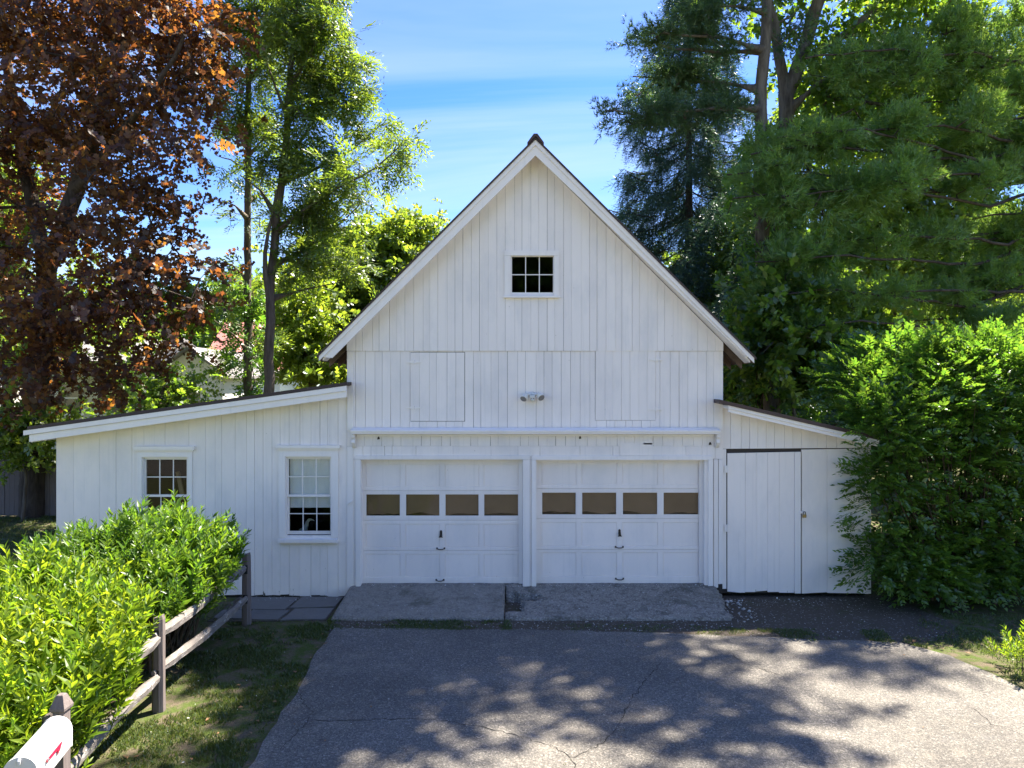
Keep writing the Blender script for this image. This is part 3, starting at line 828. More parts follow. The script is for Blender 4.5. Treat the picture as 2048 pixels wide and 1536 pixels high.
# gable window
def sash(win, Y, x0, x1, z0, z1, cols, rows, st=0.035, top=0.04, bot=0.05, mw=0.016, wood='trim'):
    s = MB(); d = 0.035
    s.box(x0, x0+st, Y, Y+d, z0, z1).box(x1-st, x1, Y, Y+d, z0, z1)
    s.box(x0+st, x1-st, Y, Y+d, z0, z0+bot).box(x0+st, x1-st, Y, Y+d, z1-top, z1)
    s.build('sash', M[wood], win)
    gx0, gx1, gz0, gz1 = x0+st, x1-st, z0+bot, z1-top
    m = MB(); cw = (gx1-gx0)/cols; rh = (gz1-gz0)/rows
    for i in range(1, cols): MB().box(gx0+cw*i-mw/2, gx0+cw*i+mw/2, Y+0.006, Y+0.024, gz0, gz1).build('muntin', M[wood], win)
    for j in range(1, rows): MB().box(gx0, gx1, Y+0.009, Y+0.027, gz0+rh*j-mw/2, gz0+rh*j+mw/2).build('muntin', M[wood], win)
    for i in range(cols):
        for j in range(rows):
            MB().box(gx0+cw*i+mw/2+0.0005, gx0+cw*(i+1)-mw/2-0.0005, Y+0.014, Y+0.018, gz0+rh*j+mw/2+0.0005, gz0+rh*(j+1)-mw/2-0.0005).build('pane', M['glass'], win)
YG = YF-0.018
c = MB()
c.pbox(1009, 501, 1118, 511, YG-0.028, 0.026).pbox(1009, 511.3, 1021, 592, YG-0.025, 0.023).pbox(1108, 511.3, 1118, 592, YG-0.025, 0.023)
wg = c.build('window', M['trim'], barn)
MB().box(fx(1007,YG), fx(1120,YG), YG-0.055, YG-0.002, fz(596,YG), fz(592.3,YG)).build('sill', M['trim'], wg)
sash(wg, YG+0.012, gw[0]+0.004, gw[1]-0.004, gw[2]+0.004, gw[3]-0.004, 3, 2, 0.030, 0.035, 0.055, 0.015)

# garage doors
def garage_door(o, cols, rows, locks, label=None):
    """o: opening; cols: px column spans; rows: (panel row spans px)"""
    YD = YF+0.125
    x0, x1 = o[0]+0.006, o[1]-0.006; z0, z1 = fz(1167, YD), o[3]-0.004
    wins = [(fx(a,YD), fx(b,YD), fz(rows[1][1],YD), fz(rows[1][0],YD)) for a, b in cols]
    d = MB()
    for q in cut_holes([(x0,z0),(x1,z0),(x1,z1),(x0,z1)], wins): d.prism(q, YD+0.016, YD+0.045)
    door = d.build('garage_door', M['door'], barn)
    zr = [(fz(b,YD), fz(a,YD)) for a, b in rows]                       # panel rows bottom/top, top row first
    secs = [(zr[0][0]+zr[1][1])/2, (zr[1][0]+zr[2][1])/2, (zr[2][0]+zr[3][1])/2]
    tops = [z1] + secs; bots = secs + [z0]
    for i in range(4):
        for (ra, rb) in ((zr[i][1], tops[i]-0.0035), (bots[i]+0.0035, zr[i][0])):
            MB().box(x0, x1, YD, YD+0.0155, ra, rb).build('rail', M['door'], door)
        xs = [x0] + [v for a, b in cols for v in (fx(a,YD), fx(b,YD))] + [x1]
        for k in range(0, len(xs), 2):
            MB().box(xs[k], xs[k+1], YD+0.001, YD+0.0155, zr[i][0]+0.0003, zr[i][1]-0.0003).build('stile', M['door'], door)
        for j, (a, b) in enumerate(cols):
            xa, xb = fx(a,YD), fx(b,YD)
            if i == 1:
                fr = MB(); e = 0.012
                fr.box(xa, xa+e, YD+0.004, YD+0.03, zr[i][0], zr[i][1]).box(xb-e, xb, YD+0.004, YD+0.03, zr[i][0], zr[i][1])
                fr.box(xa+e, xb-e, YD+0.004, YD+0.03, zr[i][0], zr[i][0]+e).box(xa+e, xb-e, YD+0.004, YD+0.03, zr[i][1]-e, zr[i][1])
                fr.build('glazing_bead', M['door'], door)
                MB().box(xa+e, xb-e, YD+0.012, YD+0.016, zr[i][0]+e, zr[i][1]-e).build('window_pane', M['glass'], door)
                n = 26; pv = []; pf = []
                for q in range(n+1):
                    u = q/n; x = xa-0.03+(xb-xa+0.06)*u
                    zb = zr[i][0] - 0.01 + max(0, 0.045 + 0.07*mnoise.noise((x*2.3, o[0], 4)) + 0.02*mnoise.noise((x*9, o[0], 2)))
                    yw = YD+0.045 + 0.010*mnoise.noise((x*4, 3, o[0])) + 0.006*(q % 2)
                    pv += [(x, yw+0.006, zb), (x, yw, zr[i][1]+0.03)]
                    if q: pf.append((2*q-2, 2*q, 2*q+1, 2*q-1))
                MB().add(pv, pf).build('paper_blind', M['paper'], door, True)
            else:
                iz0, iz1 = zr[i]
                p = MB(); e, s = 0.02, 0.004
                p.add([(xa,YD+0.0152,iz0),(xb,YD+0.0152,iz0),(xb,YD+0.0152,iz1),(xa,YD+0.0152,iz1),
                       (xa+e,YD+0.0095,iz0+e),(xb-e,YD+0.0095,iz0+e),(xb-e,YD+0.0095,iz1-e),(xa+e,YD+0.0095,iz1-e)],
                      [(0,1,5,4),(1,2,6,5),(2,3,7,6),(3,0,4,7),(4,5,6,7)])
                p.build('panel', M['door'], door)
    (lx, ly), (hx, hy), (bx_, by_) = locks
    X, Z = fx(lx,YD), fz(ly,YD)
    l = MB(); l.prism([(X-0.022,Z-0.03),(X+0.022,Z-0.03),(X+0.018,Z+0.055),(X,Z+0.068),(X-0.018,Z+0.055)], YD-0.010, YD)
    l.tube([(X, YD-0.045, Z-0.015), (X, YD-0.01, Z-0.015)], 0.016, 10)
    l.prism([(X-0.036,Z-0.050),(X+0.036,Z-0.050),(X+0.022,Z-0.030),(X+0.012,Z+0.004),(X-0.012,Z+0.004),(X-0.022,Z-0.030)], YD-0.05, YD-0.036)
    l.build('lock_handle', M['metal'], door)
    for (px, py, w) in ((hx, hy, 0.062), (bx_, by_, 0.062)):
        X, Z = fx(px,YD), fz(py,YD); h = MB()
        h.tube([(X-w, YD-0.002, Z+0.006), (X-w*0.85, YD-0.035, Z), (X-w*0.4, YD-0.045, Z-0.008), (X+w*0.4, YD-0.045, Z-0.008), (X+w*0.85, YD-0.035, Z), (X+w, YD-0.002, Z+0.006)], 0.008, 6)
        h.box(X-w-0.014, X-w+0.012, YD-0.006, YD, Z-0.012, Z+0.018).box(X+w-0.012, X+w+0.014, YD-0.006, YD, Z-0.012, Z+0.018)
        h.build('lift_handle', M['metal'], door)
    b = MB().box(x0+0.01, x1-0.01, YD+0.004, YD+0.04, z0-0.03, z0-0.001); b.build('rubber_seal', M['metal'], door)
    return door
garage_door(dl, [(731,801), (810.5,880), (889.5,958.5), (967,1037.5)], [(928,974), (987.5,1033), (1047.5,1095), (1107.5,1154.5)], [(882,1068), (881.5,1097), (880,1160)])
garage_door(dr, [(1083,1153), (1163,1234), (1244.5,1316), (1326,1398.5)], [(925.5,970), (984,1030.5), (1044,1093), (1104.5,1152.5)], [(1239,1066), (1238.5,1094), (1239,1157.5)])
# door casings and jambs
YC = YF-0.030
cs = MB(); cs.pbox(711, 911.5, 1060, 919, YC, 0.033).pbox(711.5, 919.3, 721, 1173, YC+0.003, 0.030).pbox(1046, 919.3, 1060, 1173, YC+0.003, 0.030)
cs.box(dl[0]-0.004, dl[0]+0.006, YF+0.004, YF+0.17, 0.17, dl[3]).box(dl[1]-0.006, dl[1]+0.02, YF+0.004, YF+0.17, 0.17, dl[3]).box(dl[0], dl[1], YF+0.004, YF+0.17, dl[3]-0.004, dl[3]+0.02)
cs.build('door_casing', M['trimlow'], barn)
cs = MB(); cs.pbox(1063.5, 912, 1426, 920, YC, 0.033).pbox(1063.5, 920.3, 1072, 1173, YC+0.003, 0.030).pbox(1417, 920.3, 1426, 1172, YC+0.003, 0.030)
cs.box(dr[0]-0.02, dr[0]+0.006, YF+0.004, YF+0.17, 0.17, dr[3]).box(dr[1]-0.006, fx(1417,YF)+0.0, YF+0.004, YF+0.17, 0.17, dr[3]).box(dr[0], dr[1], YF+0.004, YF+0.17, dr[3]-0.004, dr[3]+0.02)
cs.build('door_casing', M['trimlow'], barn)
for sd in (dl, dr):
    sides = (dl[1]-0.07, dl[1]-0.008) if sd is dl else (dr[1]-0.07, dr[1]-0.008)
    MB().box(sides[0], sides[1], YF+0.085, YF+0.118, 0.19, sd[3]-0.005).build('door_stop', M['trim'], barn)
MB().box(fx(706,YF), fx(1430,YF), YF+0.02, YF+0.26, 0.02, 0.19).build('threshold', M['concrete'], barn)

# side and back walls, roof
WX0_ = fx(112, 11.775)
YB = 20.0
MB().box(XL+0.052, XL+0.06, YF+0.30, YB-0.01, 0.03, 4.30).build('darkening_sheet', M['interior'], barn)  # thin dark sheets added over the white inner faces to keep panes dark
MB().box(XR-0.06, XR-0.052, YF+0.30, YB-0.01, 0.03, 4.30).build('darkening_sheet', M['interior'], barn)
MB().box(XL-0.012, XL-0.004, 12.3, 16.8, 0.03, 3.3).build('darkening_sheet', M['interior'], barn)
MB().box(WX0_+0.052, WX0_+0.06, 12.0, 16.8, 0.03, 2.68).build('darkening_sheet', M['interior'], barn)
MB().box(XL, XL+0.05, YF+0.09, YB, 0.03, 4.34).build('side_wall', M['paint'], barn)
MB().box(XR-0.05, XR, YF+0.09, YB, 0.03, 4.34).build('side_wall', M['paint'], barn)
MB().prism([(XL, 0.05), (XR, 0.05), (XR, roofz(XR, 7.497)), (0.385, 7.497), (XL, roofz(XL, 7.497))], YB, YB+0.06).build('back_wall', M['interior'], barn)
TL, TR = fx(637, 11.46), fx(1509, 11.46)
for (xe, nm) in ((TL, 'roof'), (TR, 'roof')):
    sgn = -1 if xe < 0.385 else 1
    def quad(t0, t1, xa, xb): return [(xa, roofz(xa, t0)), (xb, roofz(xb, t0)), (xb, roofz(xb, t1)), (xa, roofz(xa, t1))]
    xa, xb = (xe-0.02, 0.385) if sgn < 0 else (0.385, xe+0.02)
    b = MB().prism(quad(7.585, 7.625, xa, xb), 11.425, YB+0.4)
    # courses of shingle butts stepping down the slope
    rf = b.build('roof', M['roof'], barn)
    MB().prism(quad(7.50, 7.583, xa + (0.03 if sgn < 0 else 0), xb - (0.03 if sgn > 0 else 0)), 11.492, YB+0.36).build('roof_deck', M['soffit'], rf)
    # rafter tails under the eave
    xw = XL if sgn < 0 else XR
    for y in np.arange(11.9, YB, 0.6):
        t = MB(); p0, p1 = (xe+0.06, xw) if sgn < 0 else (xw, xe-0.06)
        t.prism([(p0, roofz(p0, 7.36)), (p1, roofz(p1, 7.36)), (p1, roofz(p1, 7.498)), (p0, roofz(p0, 7.498))], y, y+0.05)
        t.build('rafter_tail', M['soffit'], rf)
    # rake board and its moulding
    rb = MB()
    lo, hi = 7.335, 7.583
    if sgn < 0:
        poly = [(xe, roofz(xe, hi)), (fx(664,11.46), fz(716,11.46)), (0.385, lo), (0.385, hi)]
    else:
        poly = [(0.385, hi), (0.385, lo), (fx(1492,11.46), fz(713.5,11.46)), (xe, roofz(xe, hi))]
    poly = [poly[i] for i in range(4)]
    rb.prism(poly, 11.462, 11.49)
    rake = rb.build('rake_board', M['trim'], barn)
    MB().prism(quad(7.50, 7.584, xa + (0.03 if sgn < 0 else 0), xb - (0.03 if sgn > 0 else 0)), 11.442, 11.460).build('rake_moulding', M['trim'], rake)
    # soffit board from the rake back to the wall
    q = MB().prism(quad(7.46, 7.497, xa + (0.08 if sgn < 0 else 0), xb - (0.08 if sgn > 0 else 0)), 11.492, YF+0.02); q.build('rake_soffit', M['trim'], rake)
rc = MB()
rc.prism([(0.385-0.135, 7.625-0.135), (0.385, 7.632), (0.385+0.135, 7.625-0.135), (0.385+0.135, 7.665-0.135), (0.385+0.03, 7.672), (0.385-0.03, 7.672), (0.385-0.135, 7.665-0.135)][::1], 11.405, YB+0.42)
rc.build('ridge_cap', M['ridge'], barn)

# ------------------------------------------------------------------ left shed
YL = 11.775
WX0 = fx(112, YL); WX1 = XL-0.002
lA = (fx(56,11.46), fz(853,11.46)); lB = (fx(695,11.46), fz(764,11.46))
sl = (lB[1]-lA[1])/(lB[0]-lA[0])
def lz_(x, off=0): return lA[1] + (x-lA[0])*sl + off
w1, w2 = R4(285, 914, 376, 1071, YL), R4(571, 913, 663, 1071, YL)
left_outline = [(WX0, 0.012), (WX1, 0.012), (WX1, lz_(WX1, -0.10)), (WX0, lz_(WX0, -0.10))]
lw = wall_back('shed_wall', left_outline, [w1, w2], YL+0.031)
le = [fx(p, YL) for p in (112,147,182,199,232,264,288,330,378,411,430,443,470,493,509,526,544,560,578,600,622,640,655,676,692)]
le[-1] = WX1
boards(lw, left_outline, [w1, w2], YL, 0.028, le, open_p=0.42, gap=0.0028, ragged=0.035)
def lean_window(o, casing, head, sillr, shade):
    c = MB(); (a0, a1, b0, b1) = casing
    c.box(a0, o[0]-0.002, YL-0.024, YL-0.004, o[2]-0.02, b1).box(o[1]+0.002, a1, YL-0.024, YL-0.004, o[2]-0.02, b1).box(o[0]-0.002, o[1]+0.002, YL-0.0255, YL-0.004, o[3]+0.002, b1)
    c.box(o[0]-0.0015, o[0]+0.012, YL-0.003, YL+0.12, o[2], o[3]).box(o[1]-0.012, o[1]+0.0015, YL-0.003, YL+0.12, o[2], o[3]).box(o[0]+0.012, o[1]-0.012, YL-0.003, YL+0.12, o[3]-0.012, o[3]+0.0015)
    w = c.build('window', M['trim'], barn)
    h = MB(); h.box(head[0], head[1], YL-0.062, YL-0.004, head[2]+0.025, head[3]).box(head[0]+0.02, head[1]-0.02, YL-0.045, YL-0.005, head[2], head[2]+0.024)
    h.build('head_trim', M['trim'], w)
    s = MB(); s.box(sillr[0], sillr[1], YL-0.075, YL+0.05, sillr[2]+0.01, sillr[3]).box(sillr[0]+0.03, sillr[1]-0.03, YL-0.022, YL-0.004, sillr[2]-0.03, sillr[2]+0.0095)
    s.build('sill', M['trim'], w)
    zm = fz(992.5, YL)
    sash(w, YL+0.075, o[0]+0.013, o[1]-0.013, o[2]+0.003, zm+0.018, 3, 2, 0.026, 0.034, 0.055, 0.014)
    sash(w, YL+0.036, o[0]+0.013, o[1]-0.013, zm-0.018, o[3]-0.013, 3, 2, 0.026, 0.034, 0.036, 0.014) if False else sash(w, YL+0.036, o[0]+0.013, o[1]-0.013, zm-0.016, o[3]-0.013, 3, 2, 0.026, 0.034, 0.038, 0.014)
    if shade:
        n = 22; v = []; f = []
        for q in range(n+1):
            x = o[0]+0.035 + (o[1]-o[0]-0.07)*q/n; yy = YL+0.125+0.004*math.sin(q*1.1)
            v += [(x, yy+0.012, fz(1018, YL)), (x, yy, o[3])]
            if q: f.append((2*q-2, 2*q, 2*q+1, 2*q-1))
        MB().add(v, f).build('roller_shade', M['shade'], w, True)
    return w
lean_window(w1, R4(276, 901, 385, 1080, YL), R4(270, 892, 391, 902, YL), R4(272, 1077, 392, 1085, YL), False)
lean_window(w2, R4(558, 899, 677, 1080, YL), R4(554, 890, 681, 899, YL), R4(558, 1077, 677, 1085, YL), True)
# roof and its two-step fascia
sr = MB().prism([(lA[0], lz_(lA[0], -0.055)), (lB[0], lz_(lB[0], -0.055)), (lB[0], lz_(lB[0])), (lA[0], lz_(lA[0]))], 11.44, 17.0).build('shed_roof', M['roof'], barn)
MB().prism([(lA[0]+0.05, lz_(lA[0]+0.05, -0.10)), (WX1, lz_(WX1, -0.10)), (WX1, lz_(WX1, -0.057)), (lA[0]+0.05, lz_(lA[0]+0.05, -0.057))], 11.492, 16.95).build('roof_deck', M['soffit'], sr)
x0, x1 = fx(58,11.46), fx(693,11.46)
fa = MB().prism([(x0, lz_(x0, -0.255)), (x1, lz_(x1, -0.245)), (x1, lz_(x1, -0.1425)), (x0, lz_(x0, -0.1425))], 11.466, 11.490).build('fascia_board', M['trim'], sr)
x0 = fx(46,11.44)
MB().prism([(x0, lz_(x0, -0.135)), (x1, lz_(x1, -0.140)), (x1, lz_(x1, -0.058)), (x0, lz_(x0, -0.058))], 11.446, 11.490).build('fascia_moulding', M['trim'], sr)
MB().prism([(fx(60,11.46), lz_(fx(60,11.46), -0.15)), (WX1, lz_(WX1, -0.15)), (WX1, lz_(WX1, -0.102)), (fx(60,11.46), lz_(fx(60,11.46), -0.102))], 11.492, YL-0.006).build('soffit_board', M['trim'], sr)
MB().box(lA[0]+0.02, lA[0]+0.045, 11.50, 16.9, lA[1]-0.26, lA[1]-0.058).build('fascia_board', M['trim'], sr)
MB().box(WX0, WX0+0.05, YL+0.085, 16.9, 0.012, lz_(WX0, -0.10)).build('shed_side_wall', M['paint'], barn)
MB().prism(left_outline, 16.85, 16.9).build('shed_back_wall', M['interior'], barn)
MB().tube([(fx(697,YL), YF-0.03, fz(1009,YF)), (fx(703,YL), YF-0.05, fz(1003,YF)), (fx(706,YL), YF-0.03, fz(1000.5,YF))], 0.012, 6).build('latch_hook', M['trim'], barn)

# ------------------------------------------------------------------ right shed
YR = 11.785
rA = (fx(1438,11.46), fz(797,11.46)); rsl = -(fz(797,11.46)-fz(857.5,11.46))/(fx(1700,11.46)-fx(1438,11.46))
def rz_(x, off=0): return rA[1] + (x-rA[0])*rsl + off
RX0, RX1 = XR+0.002, fx(1742, YR)
REND = RX1-0.02
zh = fz(899, YR)
right_out = [(RX0, 0.06), (RX1, 0.06), (RX1, rz_(RX1, -0.08)), (RX0, rz_(RX0, -0.08))]
rw = wall_back('shed_wall', right_out, [], YR+0.031)
boards(rw, [(RX0, zh+0.012), (RX1, zh+0.028), (RX1, rz_(RX1, -0.08)), (RX0, rz_(RX0, -0.08))], [], YR, 0.028, spaced(RX0, RX1, 0.150), open_p=0.6)
boards(rw, [(RX0, 0.14), (fx(1453,YR), 0.14), (fx(1453,YR), zh+0.005), (RX0, zh+0.005)], [], YR+0.003, 0.028, [RX0, fx(1453,YR)], 'trimlow')
# plank door and fixed plank leaf
dx0, dx1 = fx(1454.5,YR), fx(1601.5,YR)
pd = MB().box(dx0+0.01, dx1-0.01, YR+0.018, YR+0.030, 0.14, fz(906,YR)).build('plank_door', M['dark_wood'], barn)
boards(pd, [(dx0, fz(1185,YR)), (dx1, fz(1186,YR)), (dx1, fz(903.5,YR)), (dx0, fz(906.5,YR))], [], YR-0.008, 0.024, [dx0] + [fx(p,YR) for p in (1490,1512,1535,1558,1588)] + [dx1], open_p=0.35, gap=0.003, ragged=0.03)
MB().pbox(1590, 905, 1601.5, 1187, YR-0.032, 0.022).build('batten', M['trimlow'], pd)
for zp in (938, 1056):
    h = MB(); X, Z = dx0, fz(zp,YR)
    h.box(X-0.05, X+0.035, YR-0.020, YR-0.014, Z-0.06, Z+0.06).tube([(X-0.004, YR-0.024, Z-0.062), (X-0.004, YR-0.024, Z+0.062)], 0.009, 8)
    h.build('hinge', M['trim'], pd)
boards(rw, [(fx(1603,YR), fz(1187,YR)), (RX1, fz(1188,YR)), (RX1, zh+0.018), (fx(1603,YR), zh-0.002)], [], YR-0.004, 0.030, [fx(p,YR) for p in (1603,1654,1702)] + [RX1], open_p=0.55, gap=0.003, ragged=0.03)
X, Z = fx(1604,YR), fz(1024,YR)
MB().box(X-0.055, X+0.035, YR-0.040, YR-0.033, Z-0.018, Z+0.018).box(X+0.012, X+0.020, YR-0.065, YR-0.036, Z-0.012, Z+0.012).build('hasp', M['trim'], pd)
pl = thing('padlock', 'small dark padlock hanging from the hasp of the plank door', 'padlock', (X+0.018, YR-0.055, Z-0.055))
MB().box(X-0.012, X+0.048, YR-0.066, YR-0.042, Z-0.085, Z-0.030).build('lock_body', M['brass'], pl, bevel=0.005)
MB().tube([(X+0.000, YR-0.054, Z-0.032), (X+0.000, YR-0.054, Z-0.002), (X+0.008, YR-0.054, Z+0.014), (X+0.028, YR-0.054, Z+0.014), (X+0.036, YR-0.054, Z-0.002), (X+0.036, YR-0.054, Z-0.032)], 0.006, 8).build('shackle', M['metal'], pl)
rr = MB().prism([(rA[0], rz_(rA[0], -0.075)), (REND, rz_(REND, -0.075)), (REND, rz_(REND, -0.015)), (rA[0], rz_(rA[0], -0.015))], 11.44, 17.5)
rr = rr.build('shed_roof', M['ridge'], barn)
xr0 = RX0
MB().prism([(xr0, rz_(xr0, -0.185)), (REND-0.02, rz_(REND-0.02, -0.185)), (REND-0.02, rz_(REND-0.02, -0.130)), (xr0, rz_(xr0, -0.130))], 11.480, 11.50).build('fascia_board', M['trim'], rr)
MB().prism([(xr0, rz_(xr0, -0.128)), (REND-0.01, rz_(REND-0.01, -0.128)), (REND-0.01, rz_(REND-0.01, -0.077)), (xr0, rz_(xr0, -0.077))], 11.462, 11.50).build('fascia_moulding', M['trim'], rr)
MB().prism([(xr0, rz_(xr0, -0.13)), (REND-0.02, rz_(REND-0.02, -0.13)), (REND-0.02, rz_(REND-0.02, -0.08)), (xr0, rz_(xr0, -0.08))], 11.502, YR-0.006).build('soffit_board', M['trim'], rr)
MB().box(RX1-0.05, RX1, YR+0.085, 17.4, 0.03, rz_(RX1, -0.08)).build('shed_side_wall', M['paint'], barn)
MB().prism(right_out, 17.35, 17.4).build('shed_back_wall', M['interior'], barn)

# ------------------------------------------------------------------ floodlight over the doors
X, Z = fx(1064.5, YF-0.05), fz(794, YF-0.05)
fl = thing('floodlight', 'white twin-head security floodlight with motion sensor above the garage doors', 'floodlight', (X, YF, Z))
b = MB(); b.tube([(X, YF-0.004, Z+0.03), (X, YF-0.050, Z+0.03)], [0.062, 0.052], 20); b.build('base', M['white_plastic'], fl, True)
def head(side):
    s = side
    a = Vector((X + s*0.055, YF-0.06, Z+0.045)); c = Vector((X + s*0.105, YF-0.085, Z+0.045)); e = Vector((X + s*0.150, YF-0.165, Z-0.012 if s > 0 else Z-0.030))
    h = MB(); h.tube([(X+s*0.02, YF-0.045, Z+0.035), a, c], [0.018, 0.020, 0.024], 10)
    dr_ = (e-c).normalized()
    h.tube([c-dr_*0.015, c+dr_*0.02, c+dr_*0.06, e], [0.026, 0.042, 0.056, 0.060], 16)
    o = h.build('lamp_head', M['white_plastic'], fl, True)
    MB().tube([e+dr_*0.001, e+dr_*0.006], [0.055, 0.050], 16).build('lens', M['lens'], o)
head(-1); head(1)
s = MB(); s.tube([(X, YF-0.05, Z+0.01), (X, YF-0.085, Z-0.005)], [0.020, 0.020], 8)
s.box(X-0.045, X+0.045, YF-0.125, YF-0.060, Z-0.035, Z+0.030); s.build('sensor_housing', M['white_plastic'], fl, bevel=0.012)
MB().tube([(X, YF-0.095, Z-0.036), (X, YF-0.098, Z-0.060), (X, YF-0.10, Z-0.074)], [0.040, 0.036, 0.020], 14).build('sensor_dome', M['white_plastic'], fl, True)
for q in (-0.02, 0.02):
    MB().box(X+q-0.011, X+q+0.011, YF-0.1275, YF-0.1255, Z-0.030, Z-0.018).build('sensor_eye', M['lens'], fl)

# ------------------------------------------------------------------ things seen through the windows
hx_, hz_ = fx(612, 12.25), fz(1052, 12.25)
hr = thing('heron_figurine', 'white long-necked heron figurine standing behind the taller shed window', 'figurine', (hx_, 12.3, 0.85))
HS = 12.3/1400
def hp(px, py, y=12.3): return (fx(px, y), y, fz(py, y))
MB().tube([hp(596,1072), hp(603,1064), hp(610,1058), hp(613,1050), hp(614.5,1044), hp(618,1039.5), hp(622,1039)], [0.02, 0.065, 0.055, 0.034, 0.026, 0.026, 0.022], 10).build('body', M['heron'], hr, True)
MB().tube([hp(621,1039), hp(625,1039.5), hp(629,1041.5)], [0.018, 0.010, 0.003], 8).build('beak', M['heron'], hr, True)
MB().tube([hp(590,1070), hp(600,1066), hp(606,1060)], [0.006, 0.03, 0.02], 8).build('wing', M['heron'], hr, True)
MB().tube([hp(604,1070), hp(604,1100)], 0.008, 6).build('leg', M['metal'], hr); MB().tube([hp(608,1070), hp(608,1100)], 0.008, 6).build('leg', M['metal'], hr)
MB().box(hx_-0.25, hx_+0.35, 12.1, 12.7, 0.0, fz(1100,12.3)).build('bench_block', M['interior'])
bpy.data.objects['bench_block'].name = 'workbench'
tag(bpy.data.objects['workbench'], 'plain wooden bench carrying the heron figurine inside the shed', 'bench')
plank = MB().add([*(hp(351,944,12.5), hp(358,943,12.5), hp(371,1000,12.2), hp(362,1000,12.2))], [(0,3,2,1)])
pv = [Vector(p) for p in plank.v]; plank.add([(p.x, p.y+0.03, p.z) for p in pv], [(0,1,2,3)])
plank.f += [(i, (i+1)%4, (i+1)%4+4, i+4) for i in range(4)]
tag(plank.build('plank', M['plank']), 'raw pine plank leaning inside the smaller shed window', 'plank')

# ------------------------------------------------------------------ split-rail fence and mailbox
fence = thing('split_rail_fence', 'weathered grey split-rail fence with flaking white paint beside the driveway', 'fence', (-3.8, 8.0, 0))
def post(x, y, top, w=0.115, name='post'):
    b = MB(); ph = random.uniform(-0.06, 0.06); h = w/2; secs = [(-0.1, 1.12), (0.3, 1.05), (0.75, 1.0), (top-0.03, 0.95), (top, 0.82)]
    v = []; 
    for z, s in secs:
        for a in range(8):
            ang = math.pi/4*a + math.pi/8 + ph; k = h*s*1.10
            v.append((x + max(-h*s, min(h*s, k*math.cos(ang)*1.2)) + random.gauss(0, 0.002), y + max(-h*s, min(h*s, k*math.sin(ang)*1.2)), z + (0.02*math.cos(ang) if z == top else 0)))
    f = [tuple(reversed(range(8)))] + [(i*8+a, i*8+(a+1)%8, (i+1)*8+(a+1)%8, (i+1)*8+a) for i in range(len(secs)-1) for a in range(8)] + [tuple(len(secs)*8-8+a for a in range(8))]
    b.add(v, f)
    o = b.build(name, M['post'], fence)
    # mortice mouths: solid dark blocks standing in for the shade of the holes
    for zz_ in (0.40, 0.84):
        q = MB(); q.box(x-0.034, x+0.034, y-h-0.004, y-h+0.01, zz_-0.065, zz_+0.065); q.build('mortice', M['crack'], o)
    return o
posts = [(-3.955, 10.43, 1.06), (-3.88, 7.69, 1.04), (-3.70, 5.62, 0.95)]
for p in posts: post(*p)
def rail(a, b, seed):
    rr_ = random.Random(seed); n = 14; v = []; f = []; a, b = Vector(a), Vector(b); d = (b-a).normalized(); s = Vector((d.y, -d.x, 0)).normalized()
    base = [(0.045,-0.012), (0.034,0.045), (-0.012,0.058), (-0.045,0.018), (-0.036,-0.045), (0.02,-0.055)]
    for i in range(n+1):
        t = i/n; c = a+(b-a)*t + Vector((0,0,0.018*math.sin(t*5+seed))) + s*0.012*math.sin(t*4+seed*2)
        k = 0.55 + 0.45*min(1, min(t, 1-t)*9)
        for (u, w) in base:
            q = c + s*u*k*(1+rr_.gauss(0,0.10)) + Vector((0,0,w*k*(1+rr_.gauss(0,0.10)))); v.append(tuple(q))
    m = len(base)
    for i in range(n):
        for q in range(m): f.append((i*m+q, i*m+(q+1)%m, (i+1)*m+(q+1)%m, (i+1)*m+q))
    f += [tuple(reversed(range(m))), tuple(n*m+q for q in range(m))]
    MB().add(v, f).build('rail', M['rail'], fence)
for z, sd in ((0.84, 1), (0.40, 2)):
    rail((-3.955, 10.47, z), (-3.885, 7.60, z+(0.03 if z < .5 else 0.01)), sd)
    rail((-3.885, 7.74, z-0.02), (-3.70, 5.58, z-0.03), sd+4)

mbx = thing('mailbox', 'white mailbox with red flag on a weathered post beside the bright shrub', 'mailbox', (-3.40, 5.1, 0))
ax = Vector((-0.12, 0.55, 0)).normalized(); sx = Vector((ax.y, -ax.x, 0)); nr = Vector((-3.297, 4.70, 0)); fr = Vector((-3.42, 5.25, 0))
def arch(c, w, zb, zt, n=14):
    r_ = w/2; pts = [c - sx*r_ + Vector((0,0,zb))]
    for k in range(n+1):
        a = math.pi*(1-k/n); pts.append(c + sx*r_*math.cos(a) + Vector((0,0,zt-r_+r_*math.sin(a))))
    pts.append(c + sx*r_ + Vector((0,0,zb)))
    return pts
ZB, ZT, MW = 0.865, 1.09, 0.205
v1, v2 = arch(nr, MW, ZB, ZT), arch(fr, MW, ZB, ZT); n = len(v1)
MB().add(v1+v2, [tuple(range(n)), tuple(reversed(range(n, 2*n)))] + [(i, i+n, (i+1)%n+n, (i+1)%n) for i in range(n)]).build('body', M['mailbox'], mbx)
for (c, off, wid) in ((fr, 0.0, 0.012),):
    ra, rb_ = arch(c-ax*0.010, MW+0.010, ZB-0.002, ZT+0.006), arch(c+ax*0.012, MW+0.010, ZB-0.002, ZT+0.006)
    MB().add(ra+rb_, [tuple(range(n)), tuple(reversed(range(n, 2*n)))] + [(i, i+n, (i+1)%n+n, (i+1)%n) for i in range(n)]).build('back_rim', M['mailbox'], mbx)
da, db = arch(nr-ax*0.020, MW+0.006, ZB, ZT+0.004), arch(nr+ax*0.006, MW+0.008, ZB, ZT+0.005)
